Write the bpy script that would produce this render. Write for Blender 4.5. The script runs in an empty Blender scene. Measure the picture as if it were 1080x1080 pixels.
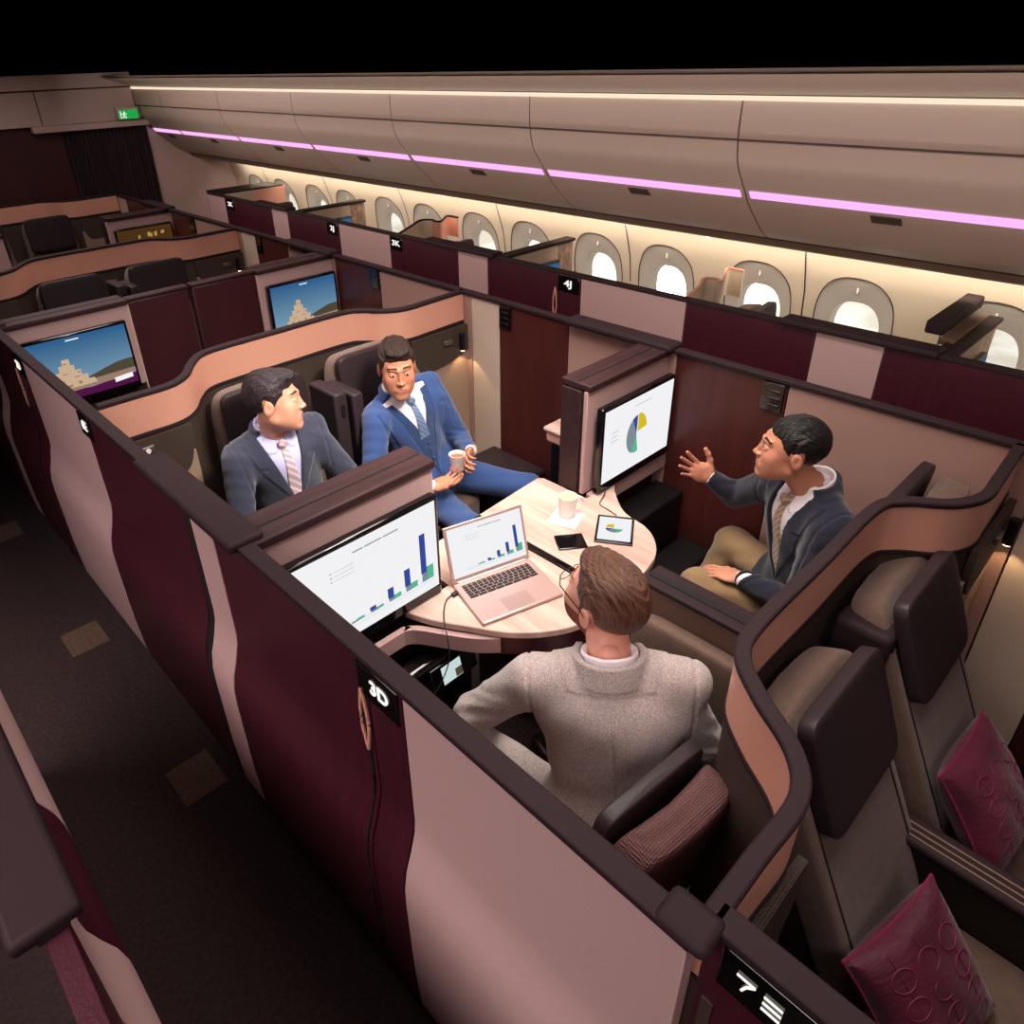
import bpy, math, random
import numpy as np
from mathutils import Matrix, Vector
random.seed(4)
scn = bpy.context.scene
C = scn.collection
PI = math.pi

# ------------------------------------------------------------------ materials
def lin(c):
    c = c/255.0
    return c/12.92 if c <= .04045 else ((c+.055)/1.055)**2.4
def rgb(r, g, b): return (lin(r), lin(g), lin(b), 1)
MATS = {}
def mat(name, col, rough=.6, metal=0, spec=.4, noise=None, bump=None, weave=None, sheen=0, coat=0):
    """noise=(scale,(sx,sy,sz),col2,contrast) colour variation; bump=(scale,strength,(sx,sy,sz)); weave=(scale,strength)"""
    m = bpy.data.materials.new(name); m.use_nodes = True
    nt = m.node_tree; N = nt.nodes; L = nt.links
    b = N['Principled BSDF']
    b.inputs['Base Color'].default_value = col
    b.inputs['Roughness'].default_value = rough
    b.inputs['Metallic'].default_value = metal
    b.inputs['Specular IOR Level'].default_value = spec
    if sheen: b.inputs['Sheen Weight'].default_value = sheen
    if coat: b.inputs['Coat Weight'].default_value = coat; b.inputs['Coat Roughness'].default_value = .15
    tc = N.new('ShaderNodeTexCoord')
    def mapped(s):
        mp = N.new('ShaderNodeMapping'); mp.inputs['Scale'].default_value = s
        L.new(tc.outputs['Object'], mp.inputs['Vector']); return mp.outputs[0]
    if noise:
        n = N.new('ShaderNodeTexNoise'); n.inputs['Scale'].default_value = noise[0]; n.inputs['Detail'].default_value = 5
        L.new(mapped(noise[1]), n.inputs['Vector'])
        r = N.new('ShaderNodeValToRGB'); r.color_ramp.elements[0].color = col; r.color_ramp.elements[1].color = noise[2]
        w = noise[3] if len(noise) > 3 else .2
        r.color_ramp.elements[0].position = .5-w; r.color_ramp.elements[1].position = .5+w
        L.new(n.outputs['Fac'], r.inputs['Fac']); L.new(r.outputs[0], b.inputs['Base Color'])
    h = None
    if bump:
        n = N.new('ShaderNodeTexNoise'); n.inputs['Scale'].default_value = bump[0]; n.inputs['Detail'].default_value = 4
        L.new(mapped(bump[2] if len(bump) > 2 else (1, 1, 1)), n.inputs['Vector'])
        bp = N.new('ShaderNodeBump'); bp.inputs['Strength'].default_value = bump[1]; bp.inputs['Distance'].default_value = .01
        L.new(n.outputs['Fac'], bp.inputs['Height']); L.new(bp.outputs[0], b.inputs['Normal']); h = bp
    if weave:
        v = N.new('ShaderNodeTexVoronoi'); v.inputs['Scale'].default_value = weave[0]
        v.inputs['Randomness'].default_value = .1
        L.new(mapped((1, 1, 1)), v.inputs['Vector'])
        bp = N.new('ShaderNodeBump'); bp.inputs['Strength'].default_value = weave[1]; bp.inputs['Distance'].default_value = .004
        L.new(v.outputs['Distance'], bp.inputs['Height'])
        if h: L.new(h.outputs[0], bp.inputs['Normal'])
        L.new(bp.outputs[0], b.inputs['Normal'])
    MATS[name] = m; return m
def emis(name, col, s, grad=None):
    m = bpy.data.materials.new(name); m.use_nodes = True
    nt = m.node_tree; nt.nodes.clear()
    e = nt.nodes.new('ShaderNodeEmission'); e.inputs[0].default_value = col; e.inputs[1].default_value = s
    o = nt.nodes.new('ShaderNodeOutputMaterial'); nt.links.new(e.outputs[0], o.inputs[0])
    MATS[name] = m; return m

mat('burgundy', rgb(68, 22, 35), .38, spec=.45, noise=(7, (6, 6, .5), rgb(55, 17, 28), .25), bump=(30, .12, (6, 6, .4)))
mat('burgundy_dark', rgb(62, 20, 26), .5, noise=(5, (1, 1, .3), rgb(52, 16, 22)))
mat('wine_wood', rgb(78, 34, 31), .4, spec=.3, noise=(8, (5, 5, .4), rgb(62, 26, 25), .25), coat=.1)
mat('mauve', rgb(182, 148, 146), .6, spec=.35, bump=(160, .12, (1, 1, .4)))
mat('blush', rgb(160, 124, 114), .6, spec=.3, bump=(160, .1, (1, 1, .4)))
mat('rail', rgb(46, 33, 36), .6, spec=.12, bump=(80, .05))
mat('rail_wood', rgb(62, 40, 41), .5, spec=.2, noise=(9, (.6, 5, 5), rgb(42, 27, 29), .25))
mat('black', rgb(18, 14, 15), .4)
mat('black_gloss', rgb(9, 7, 9), .12, spec=.6)
mat('shadowgap', rgb(12, 9, 10), .8)
mat('copper', rgb(222, 160, 138), .38, metal=.15, bump=(120, .18, (1, 1, .5)))
mat('taupe', rgb(100, 76, 64), .75, noise=(40, (1, 1, 1), rgb(88, 66, 55)), weave=(260, .5), sheen=.2)
mat('taupe_plain', rgb(104, 78, 66), .7, bump=(200, .1))
mat('leather', rgb(44, 33, 36), .5, spec=.2, bump=(160, .12), coat=.1)
mat('perforated', rgb(62, 48, 40), .6, weave=(160, .8))
mat('shell_beige', rgb(150, 124, 106), .55, weave=(220, .15))
mat('shell_pale', rgb(196, 174, 158), .55)
mat('mesh_plum', rgb(92, 58, 58), .6, weave=(150, .9))
mat('bin', rgb(180, 160, 146), .42, spec=.45, bump=(3, .03))
mat('bin_low', rgb(176, 152, 138), .42, spec=.45)
mat('cream', rgb(222, 204, 180), .55, spec=.3)
mat('reveal', rgb(214, 204, 192), .3, spec=.5)
mat('groove', rgb(70, 52, 46), .6)
mat('trim_brown', rgb(130, 104, 88), .5)
mat('header', rgb(190, 164, 156), .5)
mat('curtain', rgb(56, 38, 42), .85, noise=(4, (4, 4, .2), rgb(38, 24, 28)))
mat('carpet', rgb(66, 49, 48), .95, noise=(60, (1, 1, 1), rgb(44, 32, 32), .2), bump=(180, .6))
mat('carpet_inset', rgb(112, 88, 72), .95, noise=(60, (1, 1, 1), rgb(94, 72, 60)), bump=(180, .6))
mat('table_wood', rgb(214, 186, 172), .32, noise=(3.5, (7, .55, 3), rgb(176, 140, 128), .22), coat=.35)
mat('alu', rgb(206, 172, 166), .34, metal=.55)
mat('key', rgb(24, 20, 22), .5)
mat('trackpad', rgb(190, 158, 154), .3, metal=.5)
mat('china', rgb(238, 230, 226), .2, spec=.5)
mat('paper', rgb(228, 222, 218), .7)
mat('coffee', rgb(226, 178, 96), .4, noise=(60, (1, 1, 1), rgb(248, 226, 170), .1))
mat('tea', rgb(150, 86, 40), .3)
mat('shell_white', rgb(232, 224, 218), .5)
mat('steel', rgb(130, 118, 108), .5, metal=.9)
mat('cushion', rgb(98, 15, 48), .5, spec=.25, noise=(6, (1, 1, 1), rgb(60, 9, 30), .2), bump=(22, .35, (1, 4, 1)), sheen=.2)
mat('cushion_stitch', rgb(118, 34, 66), .6)
mat('bronze', rgb(140, 112, 96), .4, metal=.3, noise=(30, (1, 5, .5), rgb(180, 150, 130), .1))
emis('strip', (1.0, .50, .98, 1), 1.05)
emis('cove', (1.0, .83, .62, 1), 1.0)
emis('scr_white', (.93, .93, .95, 1), .95)
emis('scr_grey', (.55, .56, .58, 1), .8)
emis('scr_text', (.42, .43, .45, 1), .8)
emis('scr_blue', rgb(58, 76, 160), .9)
emis('scr_green', rgb(92, 190, 150), .9)
emis('scr_slate', rgb(132, 146, 158), .9)
emis('scr_yellow', rgb(226, 194, 36), .9)
emis('scr_sand', rgb(222, 190, 158), .8)
emis('scr_sand2', rgb(178, 146, 124), .7)
emis('scr_olive', rgb(92, 84, 66), .7)
emis('scr_purple', rgb(96, 26, 84), .7)
emis('scr_amber', rgb(210, 160, 80), .7)
emis('scr_brown', rgb(92, 62, 30), .6)
emis('scr_pale', rgb(206, 226, 226), .9)
emis('sign_light', (1, .93, .88, 1), 1.1)
emis('lamp_warm', (1, .75, .4, 1), 6)
emis('exit_green', rgb(40, 190, 80), .7)
emis('scr_white2', (1, 1, 1, 1), .9)
# blue sky picture on a screen: a picture on a display has its own colours
def sky_screen():
    m = bpy.data.materials.new('scr_sky'); m.use_nodes = True; nt = m.node_tree; nt.nodes.clear()
    tc = nt.nodes.new('ShaderNodeTexCoord'); sp = nt.nodes.new('ShaderNodeSeparateXYZ'); r = nt.nodes.new('ShaderNodeValToRGB')
    r.color_ramp.elements[0].color = rgb(136, 176, 196); r.color_ramp.elements[1].color = rgb(46, 98, 146)
    e = nt.nodes.new('ShaderNodeEmission'); e.inputs[1].default_value = .85; o = nt.nodes.new('ShaderNodeOutputMaterial')
    nt.links.new(tc.outputs['Generated'], sp.inputs[0]); nt.links.new(sp.outputs['Z'], r.inputs[0])
    nt.links.new(r.outputs[0], e.inputs[0]); nt.links.new(e.outputs[0], o.inputs[0]); MATS['scr_sky'] = m
sky_screen()

# ------------------------------------------------------------------ object helpers
W = {}
def thing(name, label, cat, loc=(0, 0, 0), rz=0, group=None, rot=None):
    o = bpy.data.objects.new(name, None); C.objects.link(o); o.empty_display_size = .1
    o.location = loc; o.rotation_euler = rot if rot else (0, 0, rz)
    o['label'] = label; o['category'] = cat
    if group: o['group'] = group
    W[o.name] = Matrix.Translation(Vector(loc)) @ o.rotation_euler.to_matrix().to_4x4()
    return o
def tag(o, label, cat, group=None):
    o['label'] = label; o['category'] = cat
    if group: o['group'] = group
    return o
class MB:
    def __init__(s): s.v = []; s.f = []; s.m = []; s.cur = 0
    def add(s, vs, fs, m=None):
        n = len(s.v); s.v += [tuple(map(float, p)) for p in vs]
        for f in fs: s.f.append(tuple(i+n for i in f)); s.m.append(s.cur if m is None else m)
        return s
    def box(s, x0, x1, y0, y1, z0, z1, m=None, M=None):
        vs = [(x, y, z) for x in (x0, x1) for y in (y0, y1) for z in (z0, z1)]
        if M is not None: vs = [M @ Vector(p) for p in vs]
        return s.add(vs, [(0, 1, 3, 2), (4, 6, 7, 5), (0, 4, 5, 1), (2, 3, 7, 6), (0, 2, 6, 4), (1, 5, 7, 3)], m)
    def prism(s, poly, z0, z1, m=None, M=None):
        """poly in xy counter-clockwise, extruded z0..z1; M maps the result"""
        n = len(poly)
        vs = [(p[0], p[1], z0) for p in poly]+[(p[0], p[1], z1) for p in poly]
        if M is not None: vs = [M @ Vector(p) for p in vs]
        fs = [tuple(range(n-1, -1, -1)), tuple(range(n, 2*n))]+[(i, (i+1) % n, n+(i+1) % n, n+i) for i in range(n)]
        return s.add(vs, fs, m)
    def tube(s, path, r, n=8, m=None, cap=True):
        path = [Vector(p) for p in path]; rs = r if isinstance(r, (list, tuple)) else [r]*len(path)
        vs = []; up = Vector((0, 0, 1))
        for i, p in enumerate(path):
            t = (path[min(i+1, len(path)-1)]-path[max(i-1, 0)]).normalized()
            a = t.cross(up)
            if a.length < .05: a = t.cross(Vector((1, 0, 0)))
            a.normalize(); b = a.cross(t)
            vs += [p+(a*math.cos(2*PI*k/n)+b*math.sin(2*PI*k/n))*rs[i] for k in range(n)]
        fs = [(i*n+k, (i+1)*n+k, (i+1)*n+(k+1) % n, i*n+(k+1) % n) for i in range(len(path)-1) for k in range(n)]
        if cap: fs += [tuple(range(n)), tuple(range((len(path)-1)*n+n-1, (len(path)-1)*n-1, -1))]
        return s.add(vs, fs, m)
    def lathe(s, prof, c=(0, 0, 0), n=24, m=None):
        vs = [(c[0]+r*math.cos(2*PI*k/n), c[1]+r*math.sin(2*PI*k/n), c[2]+z) for r, z in prof for k in range(n)]
        fs = [(i*n+k, i*n+(k+1) % n, (i+1)*n+(k+1) % n, (i+1)*n+k) for i in range(len(prof)-1) for k in range(n)]
        fs += [tuple(range(n-1, -1, -1)), tuple(range((len(prof)-1)*n, len(prof)*n))]
        return s.add(vs, fs, m)
    def sq(s, c, h, e=.35, M=None, m=None, nu=28, nv=16, fn=None):
        """rounded block: superellipsoid, centre c, half sizes h, e small = boxy"""
        def sp(w, q): return math.copysign(abs(w)**q, w)
        vs = []
        for j in range(nv+1):
            v = -PI/2+PI*j/nv
            for i in range(nu):
                u = -PI+2*PI*i/nu
                p = Vector((h[0]*sp(math.cos(v), e)*sp(math.cos(u), e), h[1]*sp(math.cos(v), e)*sp(math.sin(u), e), h[2]*sp(math.sin(v), e)))
                if fn: p = fn(p)
                p = p+Vector(c)
                vs.append(M @ p if M is not None else p)
        fs = [(j*nu+i, j*nu+(i+1) % nu, (j+1)*nu+(i+1) % nu, (j+1)*nu+i) for j in range(nv) for i in range(nu)]
        return s.add(vs, fs, m)
    def wall(s, path, th, z0, z1, m=None):
        """vertical wall along a plan path (list of xy)"""
        n = len(path); L = []; R = []
        for i in range(n):
            a = Vector(path[max(i-1, 0)]); b = Vector(path[min(i+1, n-1)]); t = (b-a).normalized(); q = Vector((-t.y, t.x))*th/2
            L.append(Vector(path[i])+q); R.append(Vector(path[i])-q)
        vs = []
        for i in range(n): vs += [(L[i].x, L[i].y, z0), (R[i].x, R[i].y, z0), (R[i].x, R[i].y, z1), (L[i].x, L[i].y, z1)]
        fs = [(4*i+a, 4*i+(a+1) % 4, 4*i+4+(a+1) % 4, 4*i+4+a) for i in range(n-1) for a in range(4)]
        fs = [f[::-1] for f in fs]+[(0, 1, 2, 3), (4*n-1, 4*n-2, 4*n-3, 4*n-4)]
        return s.add(vs, fs, m)
    def build(s, name, mats, parent=None, world=True, bevel=0, smooth=True, label=None, segs=2):
        me = bpy.data.meshes.new(name)
        vs = s.v
        if parent is not None and world:
            r = parent
            while r.parent: r = r.parent
            Mi = W[r.name].inverted() if r.name in W else Matrix.Identity(4)
            vs = [tuple(Mi @ Vector(p)) for p in vs]
        me.from_pydata(vs, [], s.f)
        ml = mats if isinstance(mats, (list, tuple)) else [mats]
        for k in ml: me.materials.append(MATS[k])
        me.polygons.foreach_set('material_index', s.m)
        me.update()
        import bmesh
        b = bmesh.new(); b.from_mesh(me); bmesh.ops.recalc_face_normals(b, faces=b.faces); b.to_mesh(me); b.free()
        o = bpy.data.objects.new(name, me); C.objects.link(o)
        if parent is not None: o.parent = parent
        if bevel:
            md = o.modifiers.new('bevel', 'BEVEL'); md.width = bevel; md.segments = segs; md.limit_method = 'ANGLE'; md.angle_limit = math.radians(40)
        if smooth:
            me.polygons.foreach_set('use_smooth', [True]*len(me.polygons))
            try: me.set_sharp_from_angle(angle=math.radians(38))
            except Exception: pass
        if label: o['label'] = label
        return o
def struct(o): o['kind'] = 'structure'; return o
def box(name, m, x0, x1, y0, y1, z0, z1, parent=None, bevel=0, label=None, M=None, world=True):
    return MB().box(x0, x1, y0, y1, z0, z1, M=M).build(name, m, parent, bevel=bevel, label=label, world=world)
def copy_tree(o, parent=None):
    c = o.copy(); C.objects.link(c); c.parent = parent
    for ch in list(o.children): copy_tree(ch, c)
    return c
def catmull(pts, n=8):
    out = []
    P = [pts[0]]+list(pts)+[pts[-1]]
    for i in range(1, len(P)-2):
        p0, p1, p2, p3 = [np.array(q, float) for q in P[i-1:i+3]]
        for k in range(n):
            t = k/n
            out.append(tuple(.5*((2*p1)+(-p0+p2)*t+(2*p0-5*p1+4*p2-p3)*t*t+(-p0+3*p1-3*p2+p3)*t**3)))
    out.append(tuple(P[-2])); return out
def text_mb(txt, size, M, m, name, parent, extrude=.001, bold=0, world=True):
    cu = bpy.data.curves.new('t', 'FONT'); cu.body = txt; cu.size = size; cu.extrude = extrude; cu.align_x = 'CENTER'; cu.align_y = 'CENTER'; cu.offset = bold
    o = bpy.data.objects.new('t', cu); C.objects.link(o)
    bpy.context.view_layer.update()
    me = bpy.data.meshes.new_from_object(o.evaluated_get(bpy.context.evaluated_depsgraph_get()))
    bpy.data.objects.remove(o)
    b = MB(); b.add([M @ v.co for v in me.vertices], [tuple(p.vertices) for p in me.polygons])
    return b.build(name, m, parent, smooth=False, world=world)
def frame(o, x, y, z):
    return Matrix(((x[0], y[0], z[0], o[0]), (x[1], y[1], z[1], o[1]), (x[2], y[2], z[2], o[2]), (0, 0, 0, 1)))

# ------------------------------------------------------------------ camera
Mr = Matrix(((0.72960054, 0.35136570, -0.58670708), (-0.68321747, 0.33692916, -0.64783689), (-0.02994894, 0.87351067, 0.48588288)))
cam = bpy.data.cameras.new('camera'); co = bpy.data.objects.new('camera', cam); C.objects.link(co)
co.matrix_world = Matrix.Translation((0, 0, 2.45)) @ Mr.to_4x4()
cam.sensor_width = 36; cam.lens = 761.477/1080*36
cam.shift_x = (540-493.064)/1080; cam.shift_y = -(540-481.03)/1080
cam.clip_start = .05
scn.camera = co

# ------------------------------------------------------------------ shell of the cabin
P = 2.65; YE = 8.6
struct(box('floor', 'carpet', -1.6, 4.4, -2.6, YE+.1, -.05, 0))
for i, (x, y) in enumerate([(.45, 2.04), (.40, 3.18), (.36, 4.5)]):
    # light carpet squares let into the aisle, along the wall
    struct(MB().box(x-.09, x+.08, y, y+.20, .0, .003).build('trim_%d' % (i+1), 'carpet_inset'))
struct(box('wall_left', 'burgundy_dark', -1.6, -1.5, -2.6, YE+.1, 0, 2.40))
struct(box('wall_rear', 'burgundy_dark', -1.5, 4.4, -2.6, -2.5, 0, 2.40))

# side wall with window openings ---------------------------------------------------
def wx(z):   # inner surface x of side wall
    return float(np.interp(z, [0, .5, 1.0, 1.2, 1.41, 1.5], [4.05, 4.22, 4.25, 4.22, 4.15, 4.10]))
seams = [-1.95, -.74, .47, 1.70, 2.92, 4.14, 5.36, 6.58, 7.80]
wins = sorted([s+d for s in seams for d in (-.285, .285)])
wins = [w for w in wins if -1.2 < w < 8.3]
def oval(cy, cz, ry, rz, n=36, e=.8):
    o = []
    for k in range(n):
        a = 2*PI*k/n; c, s = math.cos(a), math.sin(a)
        o.append((cy+ry*math.copysign(abs(c)**e, c), cz+rz*math.copysign(abs(s)**e, s)))
    return o
# one sheet per window bay: rectangular cell with an oval hole, bridged by quads to the oval
def bay(mb, y0, y1, cy, ring):
    n = len(ring)
    out = []
    for (y, z) in ring:
        dy, dz = y-cy, z-1.04
        t = min([(q) for q in ((y1-cy)/dy if dy > 1e-6 else 1e9, (y0-cy)/dy if dy < -1e-6 else 1e9, (1.46-1.04)/dz if dz > 1e-6 else 1e9, (.35-1.04)/dz if dz < -1e-6 else 1e9)])
        out.append((cy+dy*t, 1.04+dz*t))
    rows = [[(ring[k][0]+(out[k][0]-ring[k][0])*s, ring[k][1]+(out[k][1]-ring[k][1])*s) for k in range(n)] for s in (0, .33, .66, 1)]
    vs = [(wx(z), y, z) for r in rows for (y, z) in r]
    fs = [(i*n+k, i*n+(k+1) % n, (i+1)*n+(k+1) % n, (i+1)*n+k) for i in range(3) for k in range(n)]
    mb.add(vs, fs)
edges = [-2.5]+[(wins[i]+wins[i+1])/2 for i in range(len(wins)-1)]+[YE]
sw = MB()
for i, w in enumerate(wins):
    ring = oval(w, 1.04, .215, .285)
    # put exact corners of the cell into the ring directions
    bay(sw, edges[i], edges[i+1], w, ring)
    y0, y1 = edges[i], edges[i+1]
    for (ya, yb, za, zb) in ():
        pass
sw_o = sw.build('wall_right', 'cream', smooth=True); struct(sw_o)
# corner fill of the bays (ring directions miss the cell corners): a backing sheet with its own oval holes is set just behind
low = MB(); low.add([(wx(.35)-.0, -2.5, .36), (wx(.35), YE, .36), (4.05, YE, 0), (4.05, -2.5, 0)], [(0, 1, 2, 3)])
struct(low.build('wall_right_lower', 'cream'))
# bright panes' surrounds
wn = 0
for i, w in enumerate(wins):
    wn += 1
    ro = oval(w, 1.04, .215, .285); r1 = oval(w, 1.03, .195, .262); r2 = oval(w, .995, .138, .18); r3 = oval(w, .995, .132, .172)
    X = [4.245, 4.262, 4.285, 4.34]
    m = MB(); n = len(ro); vs = []
    for q, x, rr in ((0, 0, ro), (1, 4.268, r1), (2, 4.285, r2), (3, 4.35, r3)):
        for (y, z) in rr: vs.append(((wx(z)+.0015) if q == 0 else wx(z)+(x-4.25), y, z))
    m.add(vs, [(a*n+k, a*n+(k+1) % n, (a+1)*n+(k+1) % n, (a+1)*n+k) for a in range(3) for k in range(n)])
    wo = m.build('window_%d' % wn, 'reveal'); struct(wo)
    # seam line round the surround
    rg = MB(); rg.tube([(wx(z)-.001, y, z) for (y, z) in ro+[ro[0]]], .0035, 5, cap=False)
    rg.build('window_surround', 'groove', wo, world=False)
    lt = MB(); lt.box(wx(1.24)+.012, wx(1.24)+.022, w-.006, w+.006, 1.232, 1.262); lt.build('blind_button', 'china', wo, world=False, bevel=.002)
pm = MB()
for s in seams:
    if s > -1.5: pm.add([(wx(z)-.002, s+d, z) for z in (.4, .7, 1.0, 1.2, 1.44) for d in (-.004, .004)], [(2*i, 2*i+1, 2*i+3, 2*i+2) for i in range(4)])
struct(pm.build('trim_7', 'groove'))

# overhead bins: cross-section extruded along y -------------------------------------------
prof = catmull([(3.21, 2.24), (3.21, 2.12), (3.235, 2.0), (3.29, 1.92), (3.355, 1.845), (3.40, 1.79), (3.56, 1.65), (3.62, 1.612), (3.655, 1.592)], 4)
def zone(z): return 0 if z > 1.85 else 1
ys = [-2.5]+[1.71+1.235*k for k in range(-2, 6)]+[YE]
for i in range(len(ys)-1):
    a, b = ys[i]+.004, ys[i+1]-.004
    if b < -1.6: pass
    root = thing('overhead_bin', 'closed %s overhead locker door, %s' % ('mauve-beige', 'bay %s' % i), 'luggage bin', (3.4, (a+b)/2, 1.9), group=None)
    root['label'] = ['overhead locker out of frame behind the camera', 'overhead locker above the camera side, out of frame', 'overhead locker out of frame on the near right',
                     'beige overhead locker at the right edge of the photo', 'beige overhead locker above the window to the right of the sun glare',
                     'beige overhead locker above the window with the sun glare', 'beige overhead locker third from the right edge', 'beige overhead locker fourth from the right edge',
                     'beige far overhead locker, last one before the bulkhead'][i]
    up = [p for p in prof if p[1] > 2.085]; mid = [p for p in prof if 1.845 <= p[1] < 2.10]; lo = [p for p in prof if p[1] <= 1.85]
    def sheet(pts, name, mt, th=.02):
        m = MB(); k = len(pts)
        vs = [(p[0], y, p[1]) for p in pts for y in (a, b)]+[(p[0]+th, y, p[1]+th*.6) for p in pts for y in (a, b)]
        fs = [(2*j, 2*j+1, 2*j+3, 2*j+2) for j in range(k-1)]+[(2*k+2*j, 2*k+2*j+2, 2*k+2*j+3, 2*k+2*j+1) for j in range(k-1)]
        fs += [(2*j, 2*j+2, 2*k+2*j+2, 2*k+2*j) for j in range(k-1)]+[(2*j+1, 2*k+2*j+1, 2*k+2*j+3, 2*j+3) for j in range(k-1)]
        fs += [(0, 2*k, 2*k+1, 1), (2*k-2, 2*k-1, 4*k-1, 4*k-2)]
        return m.add(vs, fs).build(name, mt, root)
    sheet(up, 'upper_fascia', 'bin'); sheet(mid, 'locker_door', 'bin'); sheet(lo, 'locker_base', 'bin_low')
    cy = (a+b)/2
    MB().add([(3.378, cy-.06, 1.803), (3.378, cy+.06, 1.803), (3.412, cy+.06, 1.772), (3.412, cy-.06, 1.772),
              (3.384, cy-.06, 1.810), (3.384, cy+.06, 1.810), (3.418, cy+.06, 1.779), (3.418, cy-.06, 1.779)],
             [(0, 1, 2, 3), (7, 6, 5, 4), (0, 4, 5, 1), (1, 5, 6, 2), (2, 6, 7, 3), (3, 7, 4, 0)]).build('latch', 'groove', root)
    # light strip, one tube per locker
    s = MB(); s.add([(3.338, a+.02, 1.856), (3.338, b-.02, 1.856), (3.366, b-.02, 1.823), (3.366, a+.02, 1.823),
                     (3.350, a+.02, 1.866), (3.350, b-.02, 1.866), (3.378, b-.02, 1.833), (3.378, a+.02, 1.833)],
                    [(0, 1, 2, 3), (7, 6, 5, 4), (0, 4, 5, 1), (1, 5, 6, 2), (2, 6, 7, 3), (3, 7, 4, 0)])
    s.build('light_strip', 'strip', root, label='glowing pink light strip')
bk = MB()
bpts = [(3.22, 2.245), (3.24, 2.10), (3.27, 2.0), (3.32, 1.93), (3.43, 1.81), (3.58, 1.68), (3.72, 1.58)]
bk.add([(p[0]+.03, y, p[1]+.02) for p in bpts for y in (-2.5, YE)], [(2*j, 2*j+1, 2*j+3, 2*j+2) for j in range(len(bpts)-1)])
struct(bk.build('trim_8', 'groove'))
# rails at the lower edge of the lockers down to the side wall
t = MB(); t.add([(x, y, z) for (x, z) in ((3.650, 1.600), (3.672, 1.600), (3.685, 1.578), (3.700, 1.577)) for y in (-2.5, YE)], [(0, 1, 3, 2), (2, 3, 5, 4), (4, 5, 7, 6)]); struct(t.build('trim_9', 'groove', smooth=False))
t = MB(); t.add([(x, y, z) for (x, z) in ((3.700, 1.577), (3.735, 1.537), (3.78, 1.52), (4.15, 1.47)) for y in (-2.5, YE)], [(0, 1, 3, 2), (2, 3, 5, 4), (4, 5, 7, 6)]); struct(t.build('trim_10', 'trim_brown', smooth=False))
# ceiling: cove light and the panel that rises from it
t = MB(); t.box(3.195, 3.215, -2.5, YE, 2.243, 2.262); struct(t.build('trim_11', 'cove'))
t = MB(); t.box(3.196, 3.222, -2.5, YE, 2.086, 2.092); struct(t.build('trim_16', 'groove'))
cp = [(3.26, 2.262), (3.17, 2.272), (3.05, 2.31), (2.93, 2.347), (2.90, 2.352)]
t = MB(); t.add([(p[0], y, p[1]+o) for p in cp for y in (-2.5, YE) for o in (0, .02)], [(4*j, 4*j+2, 4*j+6, 4*j+4) for j in range(4)]+[(4*j+1, 4*j+5, 4*j+7, 4*j+3) for j in range(4)])
struct(t.build('ceiling', 'bin'))

# bulkhead at the far end ------------------------------------------------------------------
struct(box('wall_front', 'burgundy_dark', -1.5, 3.28, YE, YE+.06, 0, 1.95))
struct(box('wall_front_outboard', 'header', 3.28, 4.3, YE, YE+.06, 0, 1.9))
hb = MB(); hb.box(-1.5, 3.22, YE-.05, YE+.06, 1.955, 2.262)
h0 = hb.build('wall_front_header', 'header', bevel=.006); struct(h0)
struct(box('trim_12', 'groove', -1.5, 3.2, YE-.055, YE, 2.262, 2.274))
struct(box('trim_13', 'header', -1.5, 3.2, YE-.08, YE, 2.274, 2.40, bevel=.004))
struct(box('trim_14', 'header', 2.15, 3.30, YE-.09, YE+.05, 1.895, 1.955, bevel=.01))
t = MB()
for x in (2.26, 3.20): t.box(x-.004, x+.004, YE-.054, YE-.04, 1.96, 2.26)
struct(t.build('trim_15', 'groove'))
# outboard end of bins meets a white bulkhead cheek
ck = MB(); pts = [(3.28, 1.9)]+[(p[0], p[1]) for p in prof if p[1] < 1.92]+[(4.2, 1.44), (4.2, 1.9)]
ck.prism([(p[0], p[1]) for p in pts], 0, .03, M=frame((0, YE, 0), (1, 0, 0), (0, 0, 1), (0, -1, 0)))
struct(ck.build('wall_front_cheek', 'header'))
t = thing('curtain', 'dark pleated curtain hanging beside the burgundy bulkhead under the exit sign', 'curtain', (2.85, YE-.02, 0))
m = MB(); nx = 120; vs = []
for i in range(nx+1):
    x = 2.43+(3.28-2.43)*i/nx; d = .018*math.sin(i*1.05)+.008*math.sin(i*.37)
    for z in (.02, .5, 1.0, 1.5, 1.9): vs.append((x+.004*math.sin(z*5+i), YE-.02+d, z))
m.add(vs, [(5*i+j, 5*i+j+1, 5*i+j+6, 5*i+j+5) for i in range(nx) for j in range(4)])
m.build('curtain_cloth', 'curtain', t)
MB().tube([(2.40, YE-.02, 1.9), (3.28, YE-.02, 1.9)], .008, 6).build('curtain_rail', 'rail', t)
t = thing('exit_sign', 'small green exit sign with white running figure on the pale header', 'sign', (3.09, YE-.12, 2.0))
box('sign_housing', 'header', 2.97, 3.20, YE-.13, YE-.05, 1.965, 2.08, t, bevel=.01)
box('sign_face', 'exit_green', 2.985, 3.175, YE-.145, YE-.13, 1.97, 2.055, t)
m = MB(); yy = YE-.146
for (x, z, w, h) in ((3.035, 2.035, .012, .012), (3.03, 2.012, .014, .03), (3.02, 1.988, .02, .01), (3.045, 1.99, .01, .022), (3.05, 2.02, .022, .007), (3.012, 2.018, .018, .007), (2.997, 2.012, .008, .07)):
    m.box(x-w/2, x+w/2, yy-.002, yy, z-h/2, z+h/2)
m.build('running_figure', 'scr_white2', t)

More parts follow.
